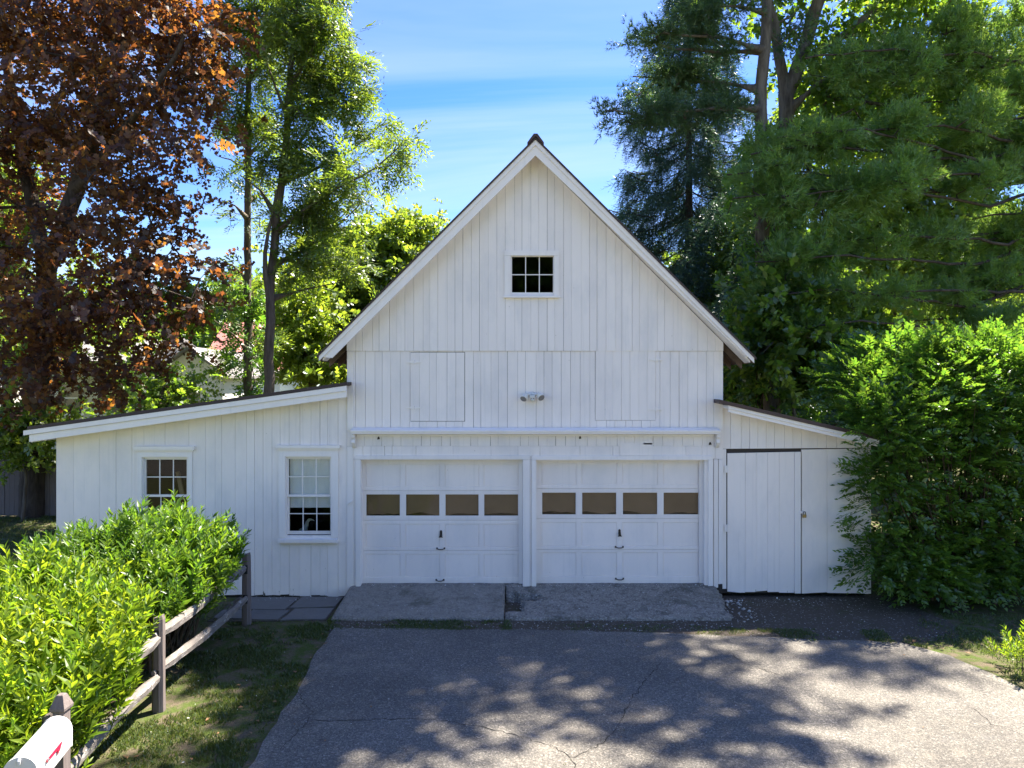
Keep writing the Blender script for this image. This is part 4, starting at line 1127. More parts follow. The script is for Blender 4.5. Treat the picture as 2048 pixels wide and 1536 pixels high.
dr_o = MB().add(da+db, [tuple(range(n)), tuple(reversed(range(n, 2*n)))] + [(i, i+n, (i+1)%n+n, (i+1)%n) for i in range(n)]).build('door', M['mailbox'], mbx)
tp = nr - ax*0.03 + Vector((0,0,ZT-0.02))
MB().tube([tp - Vector((0,0,0.02)), tp, tp + ax*0.03 + Vector((0,0,0.032))], [0.010, 0.012, 0.010], 6).build('pull_tab', M['mailbox'], dr_o)
fp = nr + ax*0.13 + sx*(MW/2+0.006) + Vector((0,0,0.985))                     # flag folded down along the side
fv = []
shape = [(-0.015,-0.012),(0.165,-0.012),(0.165,-0.050),(0.205,-0.030),(0.245,0.012),(0.13,0.012),(-0.015,0.010)]
for s_ in (0.0, 0.004):
    fv += [tuple(fp + ax*u + sx*s_ + Vector((0,0,w))) for u, w in shape]
m_ = len(shape)
MB().add(fv, [tuple(range(m_)), tuple(reversed(range(m_, 2*m_)))] + [(i, i+m_, (i+1)%m_+m_, (i+1)%m_) for i in range(m_)]).build('flag', M['red'], mbx)
MB().tube([fp - sx*0.006, fp + sx*0.010], 0.011, 10).build('pivot', M['steel'], mbx)
pc = Vector((-3.475, 5.40, 0)); w = 0.042
pb = MB().box(pc.x-w, pc.x+w, pc.y-w, pc.y+w, -0.1, 1.075)
wp = MB(); rings = [(1.07, 0.044), (1.085, 0.056), (1.105, 0.058), (1.195, 0.026), (1.20, 0.020)]; v = []
for z, h in rings: v += [(pc.x-h,pc.y-h,z),(pc.x+h,pc.y-h,z),(pc.x+h,pc.y+h,z),(pc.x-h,pc.y+h,z)]
wp.add(v, [(3,2,1,0)] + [(i*4+a, i*4+(a+1)%4, i*4+4+(a+1)%4, i*4+4+a) for i in range(4) for a in range(4)] + [(16,17,18,19)])
po = pb.build('post', M['post'], mbx); wp.build('finial', M['post'], po)
a0, a1 = nr + ax*0.10, pc + Vector((0.0, 0, 0))
arm = MB(); q = []
for c in (a0, a1):
    for u, z in ((-0.045, 0.80), (0.045, 0.80), (0.045, 0.862), (-0.045, 0.862)): q.append(tuple(c + sx*u + Vector((0,0,z))))
arm.add(q, [(0,1,2,3),(7,6,5,4)] + [(i, i+4, (i+1)%4+4, (i+1)%4) for i in range(4)]); arm.build('support_arm', M['post'], mbx)

# ================================================================== PLANTS
S = np.random.default_rng(21)
T_MAPLE = [sprig(MAPLE, 11, 0.62, 0.115, 1.15, S, flat=float(_ % 2), droop=0.45, tumble=0.9) for _ in range(4)]
T_BROAD = [sprig(RHOMB, 12, 0.50, 0.17, 1.1, S, flat=0.0, droop=0.2) for _ in range(4)]
T_FAR = [sprig(RHOMB, 8, 0.62, 0.30, 1.1, S, flat=0.0, droop=0.15, stem=False) for _ in range(3)]
def feather(r):
    Vs = [sprig(SLIM, 11, 0.62, 0.145, 0.95, r, flat=1.0, droop=0.40)]
    for k, sd in ((0.25, 1), (0.42, -1), (0.6, 1)):
        V, T = sprig(SLIM, 6, 0.32, 0.125, 0.9, r, flat=1.0, droop=0.55)
        a = sd*0.75; c, s_ = math.cos(a), math.sin(a)
        V = np.stack([V[:,0]*c - V[:,1]*s_ + k*0.62, V[:,0]*s_ + V[:,1]*c, V[:,2] - 0.4*k*k*0.62], 1); Vs.append((V, T))
    return merge(Vs)
T_FEATHER = [feather(S) for _ in range(4)]
T_PINE = [tuft(S, 6, 9, 0.36, 0.155, 0.0145) for _ in range(4)]
T_PINE_FAR = [tuft(S, 5, 10, 0.34, 0.13, 0.014) for _ in range(3)]
def spruce_spray(r):
    Vs = []
    V, T = sprig(NEEDLE, 20, 0.50, 0.115, 0.9, r, flat=0.0, pair=False, droop=0.9, stem=True); Vs.append((V, T))
    for k, sd in ((0.3, 1), (0.5, -1), (0.7, 1)):
        V, T = sprig(NEEDLE, 11, 0.30, 0.10, 0.9, r, flat=0.0, pair=False, droop=1.3, stem=True)
        a = sd*0.8; c, s_ = math.cos(a), math.sin(a)
        Vs.append((np.stack([V[:,0]*c - V[:,1]*s_ + k*0.5, V[:,0]*s_ + V[:,1]*c, V[:,2] - 0.9*k*k*0.5], 1), T))
    return merge(Vs)
T_SPRUCE = [spruce_spray(S) for _ in range(3)]
T_SHOOT = [sprig(LANCE, n_, l_, k_, 1.0, S) for n_, l_, k_ in ((20, 0.42, 0.128), (24, 0.40, 0.095), (16, 0.46, 0.14), (13, 0.34, 0.12))]
T_TWIG = [sprig(WIDE, n_, 0.40, 0.105, 1.05, S, flat=1.0, droop=0.25) for n_ in (9, 11, 10)]
T_IVY = [sprig(OVAL, 7, 0.30, 0.12, 1.2, S, flat=1.0, droop=0.4) for _ in range(2)]

# ---- copper maple, left
r = np.random.default_rng(3)
sk = Skeleton()
sk.limb([(-13.0,19,-0.1), (-12.92,19,2.6), P(95,540,19), P(150,380,18.9), P(192,250,18.7), P(240,90,18.4), P(250,-220,18.2)], 0.34, 0.10)
j = sk.near(P(95,540,19)); sk.limb([sk.p[j], P(60,380,19.6), P(20,160,20.2), P(-20,-180,20.5)], 0.20, 0.07, j)
j = sk.near(P(150,380,18.9)); sk.limb([sk.p[j], P(215,300,17.6), P(300,190,16.8), P(370,70,16.4)], 0.13, 0.04, j)
j = sk.near(P(85,700,19)); sk.limb([sk.p[j], P(180,600,17.8), P(300,540,17.0), P(400,560,16.8)], 0.12, 0.03, j)
blobs = [(60,60,19,190,130,2.6,1),(250,50,18,190,110,2.6,1),(370,80,17,75,130,1.6,1.1),(330,190,17,95,90,1.7,1.1),(180,230,18,130,100,2.5,1),(40,280,19,150,120,2.5,1),
         (350,300,17,70,45,1.4,0.8),(255,360,17,105,70,2.0,1),(310,420,17,100,45,1.7,0.9),(150,470,18,110,80,2.0,0.8),(390,500,17,70,40,1.3,0.8),(280,530,17,120,50,1.8,0.9),
         (40,480,17.5,95,90,1.8,0.7),(330,610,17.5,120,50,1.7,0.8),(190,610,17,120,60,1.8,0.9),(60,620,16.5,110,90,1.7,1),(70,700,16.5,90,60,1.5,0.9),(250,690,17,110,45,1.6,0.7),
         (130,760,17,90,45,1.4,0.8),(270,760,17.5,85,40,1.2,0.5),(30,790,17,60,40,1.2,0.8),(130,-160,19,300,150,3.5,0.8),(340,-120,17.5,130,110,2.2,0.9),(-150,300,19,170,350,3,0.5)]
sk.grow(blob_points(blobs, 820, r), 0.55, sag=0.06, zmin=2.2)
plant('copper_maple', 'tall copper-leaved maple with dark trunk behind the left shed', 'tree', (-13.0,19,0), sk, T_MAPLE, M['maple'], M['bark_dark'], 6, 0.46, 1.0, 31, flatten=0.45, droop=0.25, outward=0.7)

# ---- two slender feathery trees behind the left shed
sk = Skeleton()
sk.limb([P(500,1000,22), P(497,760,22), P(496,500,22), P(498,250,22), P(499,0,22), P(498,-260,22)], 0.15, 0.05)
for (z0_, x1_, y1_, dz) in ((690,430,640,-1),(560,440,520,0.6),(440,445,400,-0.8),(330,430,310,0.8),(240,440,190,-0.6),(170,560,110,0.6),(120,440,70,0.5),(300,560,260,-0.8),(420,555,380,0.7),(60,570,10,-0.7)):
    j = sk.near(P(497,z0_,22)); e = P(x1_,y1_,22+dz*1.6); m_ = (np.array(sk.p[j])+np.array(e))/2+np.array([0,0,0.12]); sk.limb([sk.p[j], m_, e], 0.035, 0.012, j)
blobs = [(480,50,22,70,55,1.5,1),(540,20,22,60,50,1.4,0.9),(530,140,22,55,50,1.4,0.8),(460,150,22,40,45,1.2,0.6),(480,235,22,50,45,1.3,1),(530,260,22,40,35,1.2,0.6),(445,250,22.5,30,30,1,0.6),
         (460,340,22.5,45,25,1.2,0.35),(530,370,22,35,25,1,0.3),(450,420,22.5,40,20,1,0.25),(530,450,22,40,25,1,0.3),(455,540,22.5,40,35,1,0.4),(468,620,22.3,38,50,1,0.5),(455,700,22.3,34,40,1,0.5),(525,690,22.4,26,50,0.9,0.5),(500,-120,22,110,90,2,0.8)]
sk.grow(blob_points(blobs, 290, np.random.default_rng(41), 0.3), 0.4, sag=0.04, zmin=4)
plant('slender_tree', 'slender straight-trunked tree with ivied foot and sparse feathery leaves behind the left shed', 'tree', (P(500,1000,22)[0],22,0), sk, T_FEATHER, M['larch'], M['bark_grey'], 4, 0.22, 1.0, 42, flatten=0.6, droop=0.25)

sk = Skeleton()
sk.limb([P(534,1040,20), P(537,760,20), P(541,640,20), P(539,595,20), P(548,500,20), P(566,330,20), P(580,170,20), P(590,30,20), P(596,-200,20)], 0.175, 0.045)
j = sk.near(P(540,600,20)); sk.limb([sk.p[j], P(530,545,19.8), P(536,470,19.6), P(552,380,19.5)], 0.085, 0.02, j)
for a, path in ((P(550,480,20), [P(600,425,19.6), P(680,372,19.2), P(750,335,19.0), P(822,272,18.9)]), (P(566,330,20), [P(610,270,20.4), P(660,180,20.6), P(700,80,20.7)]),
                (P(560,380,20), [P(620,345,20.8), P(700,300,21.2), P(770,245,21.4)]), (P(545,520,20), [P(610,500,20.5), P(690,440,21.0), P(740,380,21.2)]),
                (P(580,170,20), [P(620,110,19.6), P(655,30,19.3), P(670,-60,19.2)]), (P(555,420,20), [P(520,380,19.4), P(480,350,19.2)]), (P(575,220,20), [P(545,160,20.3), P(525,90,20.5)]), (P(540,610,20), [P(610,580,20.8), P(690,560,21.4)])):
    j = sk.near(a); sk.limb([sk.p[j]] + path, 0.05, 0.012, j)
blobs = [(600,80,20,60,70,1.4,1),(650,60,19.6,45,55,1.2,0.9),(690,120,20.4,38,50,1.1,0.7),(640,160,20.4,50,50,1.3,0.9),(680,205,20.5,45,40,1.1,0.8),(735,185,21,22,25,0.7,0.6),(720,255,21,40,25,1,0.7),(765,245,21.3,25,16,0.6,0.8),
         (610,235,20,45,45,1.2,1),(585,310,20,45,40,1.2,0.9),(650,310,20.6,50,30,1.1,0.8),(640,375,19.6,55,30,1.1,0.9),(710,340,19.2,45,26,0.9,0.8),(765,305,19,38,20,0.7,0.9),(805,275,18.9,25,22,0.6,1.0),(790,330,19,35,18,0.6,0.6),
         (720,395,20.8,40,26,0.9,0.7),(660,440,20.6,60,34,1.1,0.8),(590,440,20,55,40,1.2,0.7),(600,520,20.2,60,40,1.2,0.6),(690,520,20.9,60,40,1.2,0.5),(530,320,19.5,35,40,1,0.5),(610,-60,19.8,90,70,1.6,0.9)]
sk.grow(blob_points(blobs, 430, np.random.default_rng(43), 0.3), 0.4, sag=0.04, zmin=5)
plant('slender_tree', 'forked feathery tree with long limb reaching over the barn roof', 'tree', (P(534,1040,20)[0],20,0), sk, T_FEATHER, M['larch'], M['bark_grey'], 4, 0.20, 1.0, 44, flatten=0.6, droop=0.25)

# ---- sunny broadleaf trees behind them
def broad(name, label, base_px, Y, blobs, n, mat, seed, size=1.0, per=6, bark='bark_grey', group=None, tm=T_BROAD, r0=0.22, spread=0.5, limbs=True):
    sk = Skeleton(); bx_, by_ = base_px
    X0 = fx(bx_, Y); tz = fz(by_, Y)
    sk.limb([(X0, Y, -0.1), (X0+0.1, Y, tz*0.45), (X0-0.1, Y+0.1, tz*0.95)], r0, r0*0.45)
    if limbs:
        rr_ = np.random.default_rng(seed+5)
        for b in blobs[::2]:
            j = sk.near((X0, Y, tz*rr_.uniform(0.4, 0.9))); e = np.array(P(b[0], b[1], b[2])); s0 = np.array(sk.p[j])
            if np.linalg.norm(e-s0) > 1.0: sk.limb([s0, (s0+e)/2+np.array([0,0,0.25]), e], r0*0.35, 0.03, j)
    sk.grow(blob_points(blobs, n, np.random.default_rng(seed)), 0.5, sag=0.05, zmin=1.0)
    return plant(name, label, 'tree', (X0, Y, 0), sk, tm, M[mat], M[bark], per, spread, size, seed+1, group, flatten=0.65)
broad('sunny_tree', 'bright yellow-green tree rising behind the left slope of the barn roof', (700,560), 29,
      [(700,510,29,80,55,2.2,1),(770,485,29,60,50,2,1),(830,455,28.5,42,28,1.4,0.9),(862,440,28.5,16,12,0.6,0.8),(740,590,29,90,60,2.2,1),(810,550,29,60,60,2,1),(650,590,29.5,70,60,2,0.8),(690,680,29,110,60,2,1),(800,640,29.5,80,80,2,0.8)], 520, 'yellowgreen', 51, 1.25, 7)
broad('sunny_tree', 'bright yellow-green tree glowing through gaps at the left edge of the copper maple', (10,420), 27,
      [(10,330,27,60,80,1.8,1),(40,440,27,70,60,1.8,1),(-30,540,27,70,80,1.8,1),(120,680,27,70,40,1.6,0.8),(40,720,27,70,50,1.6,0.8),(240,660,27.5,60,30,1.5,0.8),(170,560,27.5,50,50,1.5,0.4)], 240, 'yellowgreen', 53, 1.25, 6)
broad('leafy_tree', 'loose pale-green tree standing between the two slender trunks and the barn', (620,600), 25.5,
      [(600,600,25.5,60,50,1.7,0.8),(650,650,25.5,70,50,1.7,0.9),(590,690,25,60,50,1.6,0.9),(650,730,25,60,40,1.5,0.9),(580,560,26,40,40,1.3,0.5),(690,720,25.5,45,40,1.3,0.8)], 260, 'yellowgreen', 55, 1.05, 6)
broad('young_maple', 'young green maple growing under the copper tree', (330,740), 21.5,
      [(320,770,21,55,45,1.3,1),(360,800,21,40,25,1.1,0.7),(250,830,21,60,25,1.1,0.8),(390,620,18.5,45,35,1.1,0.6),(330,600,18.5,50,40,1.1,0.5)], 110, 'broad', 57, 0.85, 6, tm=T_MAPLE, r0=0.07, limbs=False)
broad('fence_shrub', 'bright green shrub hanging over the dark board fence', (45,850), 18.4,
      [(45,850,18.2,65,35,0.9,1),(100,835,18.2,35,25,0.8,0.8),(10,880,18.2,40,30,0.8,0.8),(70,890,18.2,45,18,0.6,0.5)], 90, 'yellowgreen', 59, 0.75, 6, r0=0.05, limbs=False)

# ivy up the straight trunk and the right-hand trunk
def ivy(label, x, y, z0, z1, rad, n, seed, mat='ivy'):
    r = np.random.default_rng(seed); a = r.uniform(0, 2*math.pi, n); z = r.uniform(z0, z1, n)
    k = rad*(0.7+0.5*np.sin(z*2.1+seed)+r.random(n)*0.5)
    pos = np.stack([x+np.cos(a)*k, y+np.sin(a)*k, z], 1); d = np.stack([np.cos(a), np.sin(a), r.normal(0, 0.5, n)-0.2], 1)
    root = thing('ivy', label, 'ivy', (x, y, 0))
    V, T = merge([scatter(t, pos[i::2], frames(d[i::2], None, r.normal(size=len(pos[i::2]))), r.uniform(0.7, 1.2, len(pos[i::2]))) for i, t in enumerate(T_IVY)])
    fast_mesh('leaves', V, T, M[mat], root)
    b = MB()
    for q in range(3):
        b.tube([(x+0.16*math.cos(t*1.3+q*2), y+0.16*math.sin(t*1.3+q*2), z0+(z1-z0)*t/9) for t in range(10)], 0.018, 5)
    b.build('stem', M['twig'], root)
ivy('green ivy climbing the foot of the straight slender trunk', P(498,700,22)[0], 22, 0.0, 6.6, 0.36, 520, 61)

# ---- spruce behind the right side of the gable
def spruce(name, label, X, Y, H, L0, seed, tm, per_m=5.0, size=1.0):
    r = np.random.default_rng(seed); root = thing(name, label, 'tree', (X, Y, 0))
    b = MB(); b.tube([(X, Y, -0.1), (X, Y, H*0.5), (X, Y, H)], [0.24, 0.14, 0.02], 9); b.build('trunk', M['bark_dark'], root, True)
    A, B, pos, dirs = [], [], [], []
    z = 1.2
    while z < H-0.3:
        L = L0*(1-z/H)**0.75 * r.uniform(0.8, 1.1); nb = r.integers(5, 7); a0 = r.uniform(0, 6.28)
        for q in range(nb):
            a = a0 + q*2*math.pi/nb + r.normal(0, 0.2); l = L*r.uniform(0.72, 1.12); pts = []
            n = max(3, int(l/0.22))
            for k in range(n+1):
                t = k/n; dz = -0.34*l*math.sin(t*1.9)*(0.6 if z > H*0.7 else 1) + 0.13*l*t**3
                pts.append(np.array([X+math.cos(a)*l*t, Y+math.sin(a)*l*t, z+dz]))
            for k in range(n): A.append(pts[k]); B.append(pts[k+1])
            for k in range(1, n+1):
                t = k/n
                for s_ in range(max(1, int(per_m*0.22*(2.0 if t > 0.3 else 0.8) + r.random()))):
                    side = r.choice([-1, 1]); aa = a + side*r.uniform(0.1, 0.9)
                    pos.append(pts[k] + r.normal(size=3)*0.06); dirs.append((math.cos(aa), math.sin(aa), -0.35 + r.normal(0, 0.2)))
        z += r.uniform(0.32, 0.52)
    A, B, pos, dirs = map(np.array, (A, B, pos, dirs))
    k = ~inside_barn(pos, 0.2) & (pos[:, 2] > 0.2); pos, dirs = pos[k], dirs[k]
    w = np.full(len(A), 0.022); V, T = tube_edges(A, B, w, w*0.8, 4); fast_mesh('branches', V, T, M['bark_dark'], root)
    which = r.integers(0, len(tm), len(pos))
    V, T = merge([scatter(t, pos[which == i], frames(dirs[which == i], None, r.normal(size=(which == i).sum())*0.4), size*r.uniform(0.7, 1.2, (which == i).sum())) for i, t in enumerate(tm)])
    fast_mesh('crown', V, T, M['spruce'], root); return root
spruce('spruce', 'dark blue-green spruce with drooping boughs just right of the gable', P(1378,700,25)[0], 25, 18.5, 5.4, 71, T_SPRUCE, 6.8, 1.25)
spruce('spruce', 'smaller dark spruce filling the gap beyond the right shed roof', P(1545,700,19.5)[0], 20.5, 9.0, 2.9, 72, T_SPRUCE, 5.5, 0.9)

# ---- pine with bare lower trunk, its flat sprays against the sky
def pine(name, label, base, limbs, trunk, blobs, n, seed, mat, tm, per, spread, size=1.0, bark='bark_grey', flatten=0.35, r0=0.24, billow=0.16):
    sk = Skeleton(); sk.limb(trunk, r0, r0*0.35)
    for a, path in limbs:
        j = sk.near(a); sk.limb([sk.p[j]] + path, 0.055, 0.018, j)
    sk.grow(blob_points(blobs, n, np.random.default_rng(seed), 0.2, billow=billow), 0.2, sag=0.03, zmin=1.5)
    return plant(name, label, 'tree', base, sk, tm, M[mat], M[bark], per, spread, size, seed+1, None, flatten=flatten, droop=-0.30, outward=0.8, roll=0.8)
YP = 18.0
pine('pine_tree', 'tall pine with flat tufted sprays reaching left across the sky', (P(1535,700,YP)[0], YP, 0),
     [(P(1530,90,YP), [P(1450,78,17.6), P(1380,72,17.3), P(1300,66,17.2)]), (P(1524,115,YP), [P(1440,105,18.2), P(1350,97,18.4), P(1262,72,18.5)]),
      (P(1522,225,YP), [P(1450,212,17.6), P(1370,222,17.4), P(1290,232,17.3), P(1225,222,17.2)]), (P(1528,170,YP), [P(1450,165,18.8), P(1350,160,19.2), P(1265,152,19.4)]),
      (P(1535,20,YP), [P(1480,15,17.5), P(1420,10,17.2)]), (P(1538,-60,YP), [P(1440,-70,17.6), P(1330,-60,17.3)]), (P(1540,-200,YP), [P(1620,-220,17.5), P(1740,-230,17.2)])],
     [(P(1560,700,YP)[0], YP, -0.1), P(1520,420,YP), P(1522,220,YP), P(1530,60,YP), P(1538,-100,YP), P(1545,-480,YP)],
     [(1275,70,18.3,35,16,0.7,3.5),(1340,72,17.3,60,22,0.9,3.5),(1395,35,17.3,60,34,1.1,3.9),(1430,100,17.8,50,20,0.9,2.8),(1300,160,19.3,55,20,0.9,3.5),(1375,160,19.0,65,28,1.1,3.5),(1440,170,18.6,40,22,0.9,2.8),
      (1235,215,17.2,26,16,0.6,3.9),(1290,235,17.3,55,22,0.9,3.9),(1375,225,17.4,65,26,1,3.9),(1440,205,17.6,40,24,0.9,2.8),(1260,240,17.3,35,18,0.6,2.8),(1490,20,17.6,45,30,1,1.2),(1580,60,18,40,50,1,0.7),
      (1400,-80,17.5,120,50,1.8,0.8),(1560,-150,18,150,70,2.2,0.8),(1650,-250,17.6,200,90,3.0,0.8),(1480,-320,18,180,90,3,0.8),(1330,-220,18,120,50,2,0.6)],
     480, 73, 'pinedark', T_PINE_FAR, 9, 0.20, 1.0)

# ---- forked grey trunk with ivy
YT = 19.5
sk = Skeleton()
sk.limb([(P(1560,700,YT)[0], YT, -0.1), P(1562,560,YT), P(1570,330,YT), P(1574,190,YT), P(1610,95,YT), P(1640,0,YT), P(1680,-160,YT)], 0.36, 0.14)
j = sk.near(P(1574,190,YT)); sk.limb([sk.p[j], P(1556,90,YT-0.1), P(1540,10,YT-0.2), P(1530,-150,YT-0.3)], 0.16, 0.07, j)
j = sk.near(P(1590,140,YT)); sk.limb([sk.p[j], P(1660,90,YT+0.2), P(1750,20,YT+0.5), P(1840,-60,YT+0.7)], 0.13, 0.05, j)
j = sk.near(P(1572,240,YT)); sk.limb([sk.p[j], P(1640,165,YT-0.3), P(1740,95,YT-0.6)], 0.08, 0.03, j)
sk.grow(blob_points([(1640,160,20,70,70,1.8,0.7),(1720,120,20.5,90,70,2,0.7),(1830,60,21,110,80,2.2,0.7),(1600,-120,19.5,180,90,2.8,0.7),(1800,-100,20,180,90,2.8,0.7),(1580,20,19.5,60,60,1.4,0.25),(1700,260,20.5,110,60,2,0.7),(1860,220,21,120,80,2,0.8),(1700,-350,19.5,300,140,4,0.5)] + [(1024+FPX*x/y, 768-FPX*(z-CAMZ)/y, y, 1.0*FPX/y, 0.6*FPX/y, 1.0, 2.6) for x, y, z in ((6.1,13.6,16.5),(7.1,14.6,17.2),(5.9,15.0,16.0),(7.5,15.6,17.8),(10.4,14.2,16.8),(10.1,15.8,17.6),(9.4,16.8,17.0),(6.7,16.4,16.6))], 800, np.random.default_rng(75)), 0.5, zmin=4)  # clusters appended by x, y, z are unseen, added to dapple the driveway
plant('forked_tree', 'tall forked grey-barked tree rising behind the right shed', 'tree', (P(1560,700,YT)[0], YT, 0), sk, T_BROAD, M['broad'], M['bark_grey'], 6, 0.5, 1.0, 76)
ivy('dark green ivy climbing the lower trunk of the flat-sprayed pine', P(1524,480,18)[0], 18, 1.5, 10.2, 0.50, 900, 78)
ivy('thick green ivy wrapping the forked grey trunk', P(1566,500,YT)[0], YT, 2.0, 11.0, 0.52, 900, 77)

# ---- big white pine whose long limbs sweep in from the right
YW = 19.5
WX = 16.0
blobs = []
limbs = []
for (px, py, ry, rx, dep, z_t, w_) in ((1700,110,46,120,14.5,14.5,0.9),(1830,120,50,150,15.2,14.0,1.0),(1960,60,50,130,14.2,15,1.0),(1640,270,40,110,15.5,12.5,1),(1560,300,32,80,16.2,12.3,0.9),(1780,260,40,140,14.2,12.8,1),
                                   (1930,200,44,130,15,13.5,1),(1540,390,44,95,16.0,10.8,1),(1660,385,44,130,15.0,10.9,1.1),(1820,360,40,150,14.0,11.4,1),(1960,330,44,120,15,11.6,1),(1500,345,26,60,16.6,11.4,0.8),
                                   (1590,520,36,100,15.5,8.6,1),(1720,480,36,130,14.6,9.2,0.9),(1880,480,44,140,15,9.2,1),(1990,560,46,110,14.4,8.0,1),(1610,585,26,90,15.4,7.2,0.8),(1760,590,32,150,14.2,7.4,1),(1900,640,36,150,14.8,6.8,0.9),
                                   (2030,430,50,110,14.4,9.8,1),(2040,240,50,110,14.2,12.5,1),(2060,660,50,110,13.6,6.2,0.9),(2010,120,40,90,14.6,14,1),(2030,340,40,100,14.3,11,1),(1900,300,36,110,15.2,11.6,0.9),(2000,480,36,100,15,9.2,1),(1850,560,36,110,14.8,8,1),(1660,650,24,80,15.5,6.4,0.6)):
    dep = 16.0 + 0.35*(dep-15) if px < 1700 else (17.0 + 0.5*(dep-14.5) if px < 1850 else 18.3 + 0.6*(dep-14.5)); z_t = P(px, py, dep)[2]
    blobs.append((px, py, dep, rx, ry*0.66, 1.0, w_*(1.2 if px < 1700 else 1.0)))
    blobs.append((px+rx*0.7, py-ry*0.1, dep+0.5, rx*0.8, ry*0.7, 1.0, w_*0.8)); blobs.append((px-rx*0.2, py+ry*0.8, dep+0.3, rx*0.7, ry*0.35, 0.8, w_*0.6))
    end = np.array(P(px-rx*0.75, py+6, dep)); st = np.array((WX, YW, min(20, z_t + 1.5))); mid = np.array(P(px+rx*0.8, py-ry*0.3, dep))
    limbs.append((tuple(st), [tuple((st+mid)/2+np.array([0,0,-0.55])+rng.normal(size=3)*0.2), tuple(mid), tuple(end)]))
for q in range(12):
    a = rng.uniform(0, 6.28); z = rng.uniform(16, 23); l = rng.uniform(2.5, 5.0)
    e = (WX+math.cos(a)*l, YW+math.sin(a)*l, z-0.6)
    px_, py_ = 1024+FPX*e[0]/e[1], 768-FPX*(e[2]-CAMZ)/e[1]
    blobs.append((px_, py_, e[1], 110, 40, 1.4, 0.7)); limbs.append(((WX, YW, z-1.2), [e]))
pine('white_pine', 'big white pine with long soft boughs sweeping in above the right shrub', (WX, YW, 0), limbs,
     [(WX, YW, -0.1), (WX, YW, 8), (WX-0.1, YW, 16), (WX, YW, 23)], blobs, 1650, 81, 'pine', T_PINE, 6, 0.17, 1.15, 'bark_dark', 0.45, 0.38)

# ---- woods behind on the right
broad('woodland_tree', 'yellow-green broadleaf tree glowing through the pine boughs', (1790,350), 27,
      [(1650,250,27,90,80,2.2,0.9),(1760,200,27,110,90,2.4,1),(1880,280,27,120,100,2.4,1),(1720,380,26.5,120,80,2.4,1),(1860,430,26.5,130,90,2.4,1),(1650,500,26,100,80,2.2,0.9),(1790,560,26,130,80,2.2,1),(1950,180,27.5,120,100,2.4,1),(1980,520,27,120,100,2.4,1)], 620, 'yellowgreen', 91, 1.25, 7)
broad('woodland_tree', 'green broadleaf tree beside the spruce behind the right shed', (1500,480), 24,
      [(1500,480,24,70,70,1.8,0.9),(1470,580,23.5,70,70,1.8,1),(1540,620,23,80,60,1.8,1),(1480,680,23,70,50,1.6,1),(1600,690,22.5,90,60,1.8,1),(1640,600,23,70,60,1.7,0.8),(1700,680,22,80,50,1.7,0.9),(1555,600,17,50,60,1.0,1.2),(1520,690,17.2,55,50,1.1,1.2),(1600,650,17,50,60,1.0,1.0)], 500, 'broad', 94, 1.1, 7)
broad('understory_tree', 'dark small tree between the right shed roof and the shrub', (1590,740), 17.5,
      [(1530,740,19.2,60,45,1.2,0.8),(1600,745,18.4,70,40,1.2,1),(1650,720,17.8,60,50,1.2,1),(1490,775,19.8,40,30,1,0.6),(1700,690,18,80,40,1.3,0.8)], 200, 'shrub', 97, 0.9, 6, r0=0.07, limbs=False)
broad('understory_tree', 'bright leafy sapling peeping over the top of the right shed roof', (1470,775), 19.3,
      [(1468,775,19.5,28,26,0.6,1),(1490,740,20,30,28,0.7,0.6)], 40, 'yellowgreen', 98, 0.65, 6, r0=0.03, limbs=False)

# ---- row of distant trees closing the view; individuals copied from one built tree
def copy_tree(o, parent=None):
    c = o.copy(); col.objects.link(c)
    if parent is not None: c.parent = parent
    for ch in list(o.children): copy_tree(ch, c)
    return c
far0 = thing('far_tree', 'distant rounded green tree far behind the barn', 'tree', (-30, 52, 0), 'distant trees closing the view behind the barn')
r = np.random.default_rng(101); sk = Skeleton(); sk.limb([(-30,52,-0.1),(-30,52,3),(-29.8,52,6)], 0.25, 0.12)
tp_ = []
for _ in range(14):
    c = np.array([-30+r.normal()*2.6, 52+r.normal()*2.2, 5.6+r.normal()*2.2]); tp_.append(c + r.normal(size=(34,3))*np.array([1.1,1.1,0.8]))
tp_ = np.concatenate(tp_); tp_ = tp_[tp_[:,2] > 0.8]
sk.grow(tp_, 0.4, zmin=1.5)
tr, br = sk.mesh(0.012); fast_mesh('trunk', tr[0], tr[1], M['bark_dark'], far0); fast_mesh('branches', br[0], br[1], M['bark_dark'], far0)
pos, d = sk.clusters(9, 0.6, r, 0.7, 0.6, 0.1)
V, T = merge([scatter(t, pos[i::3], frames(d[i::3], None, r.normal(size=len(pos[i::3]))), r.uniform(0.9, 1.4, len(pos[i::3]))) for i, t in enumerate(T_FAR)])
fast_mesh('crown', V, T, M['broad'], far0)
FAR = [(-38,50,1.1),(-23,56,1.25),(-15.5,49,0.95),(-9,54,1.15),(-2.5,58,1.0),(4,55,1.05),(10.5,50,1.1),(17,47,1.25),(24,46,1.3),(30,50,1.3),(-30,42,0.8),(21,38,1.0),(14,37,0.8)]
for i, (x, y, s_) in enumerate(FAR):
    c = copy_tree(far0); c.location = (x, y, 0); c.rotation_euler = (0, 0, i*1.7); c.scale = (s_, s_, s_*(0.9+0.03*(i % 5)))

for i, (x, y, s_) in enumerate(((-3.0,-26,1.9),(4.5,-25,2.0))):
    c = copy_tree(far0); c.location = (x, y, 0); c.rotation_euler = (0, 0, i*2.1+0.4); c.scale = (s_*0.85, s_*0.85, s_)
    tag(c, 'tall green tree across the street, mirrored in the gable window', group='trees across the street mirrored in the windows')

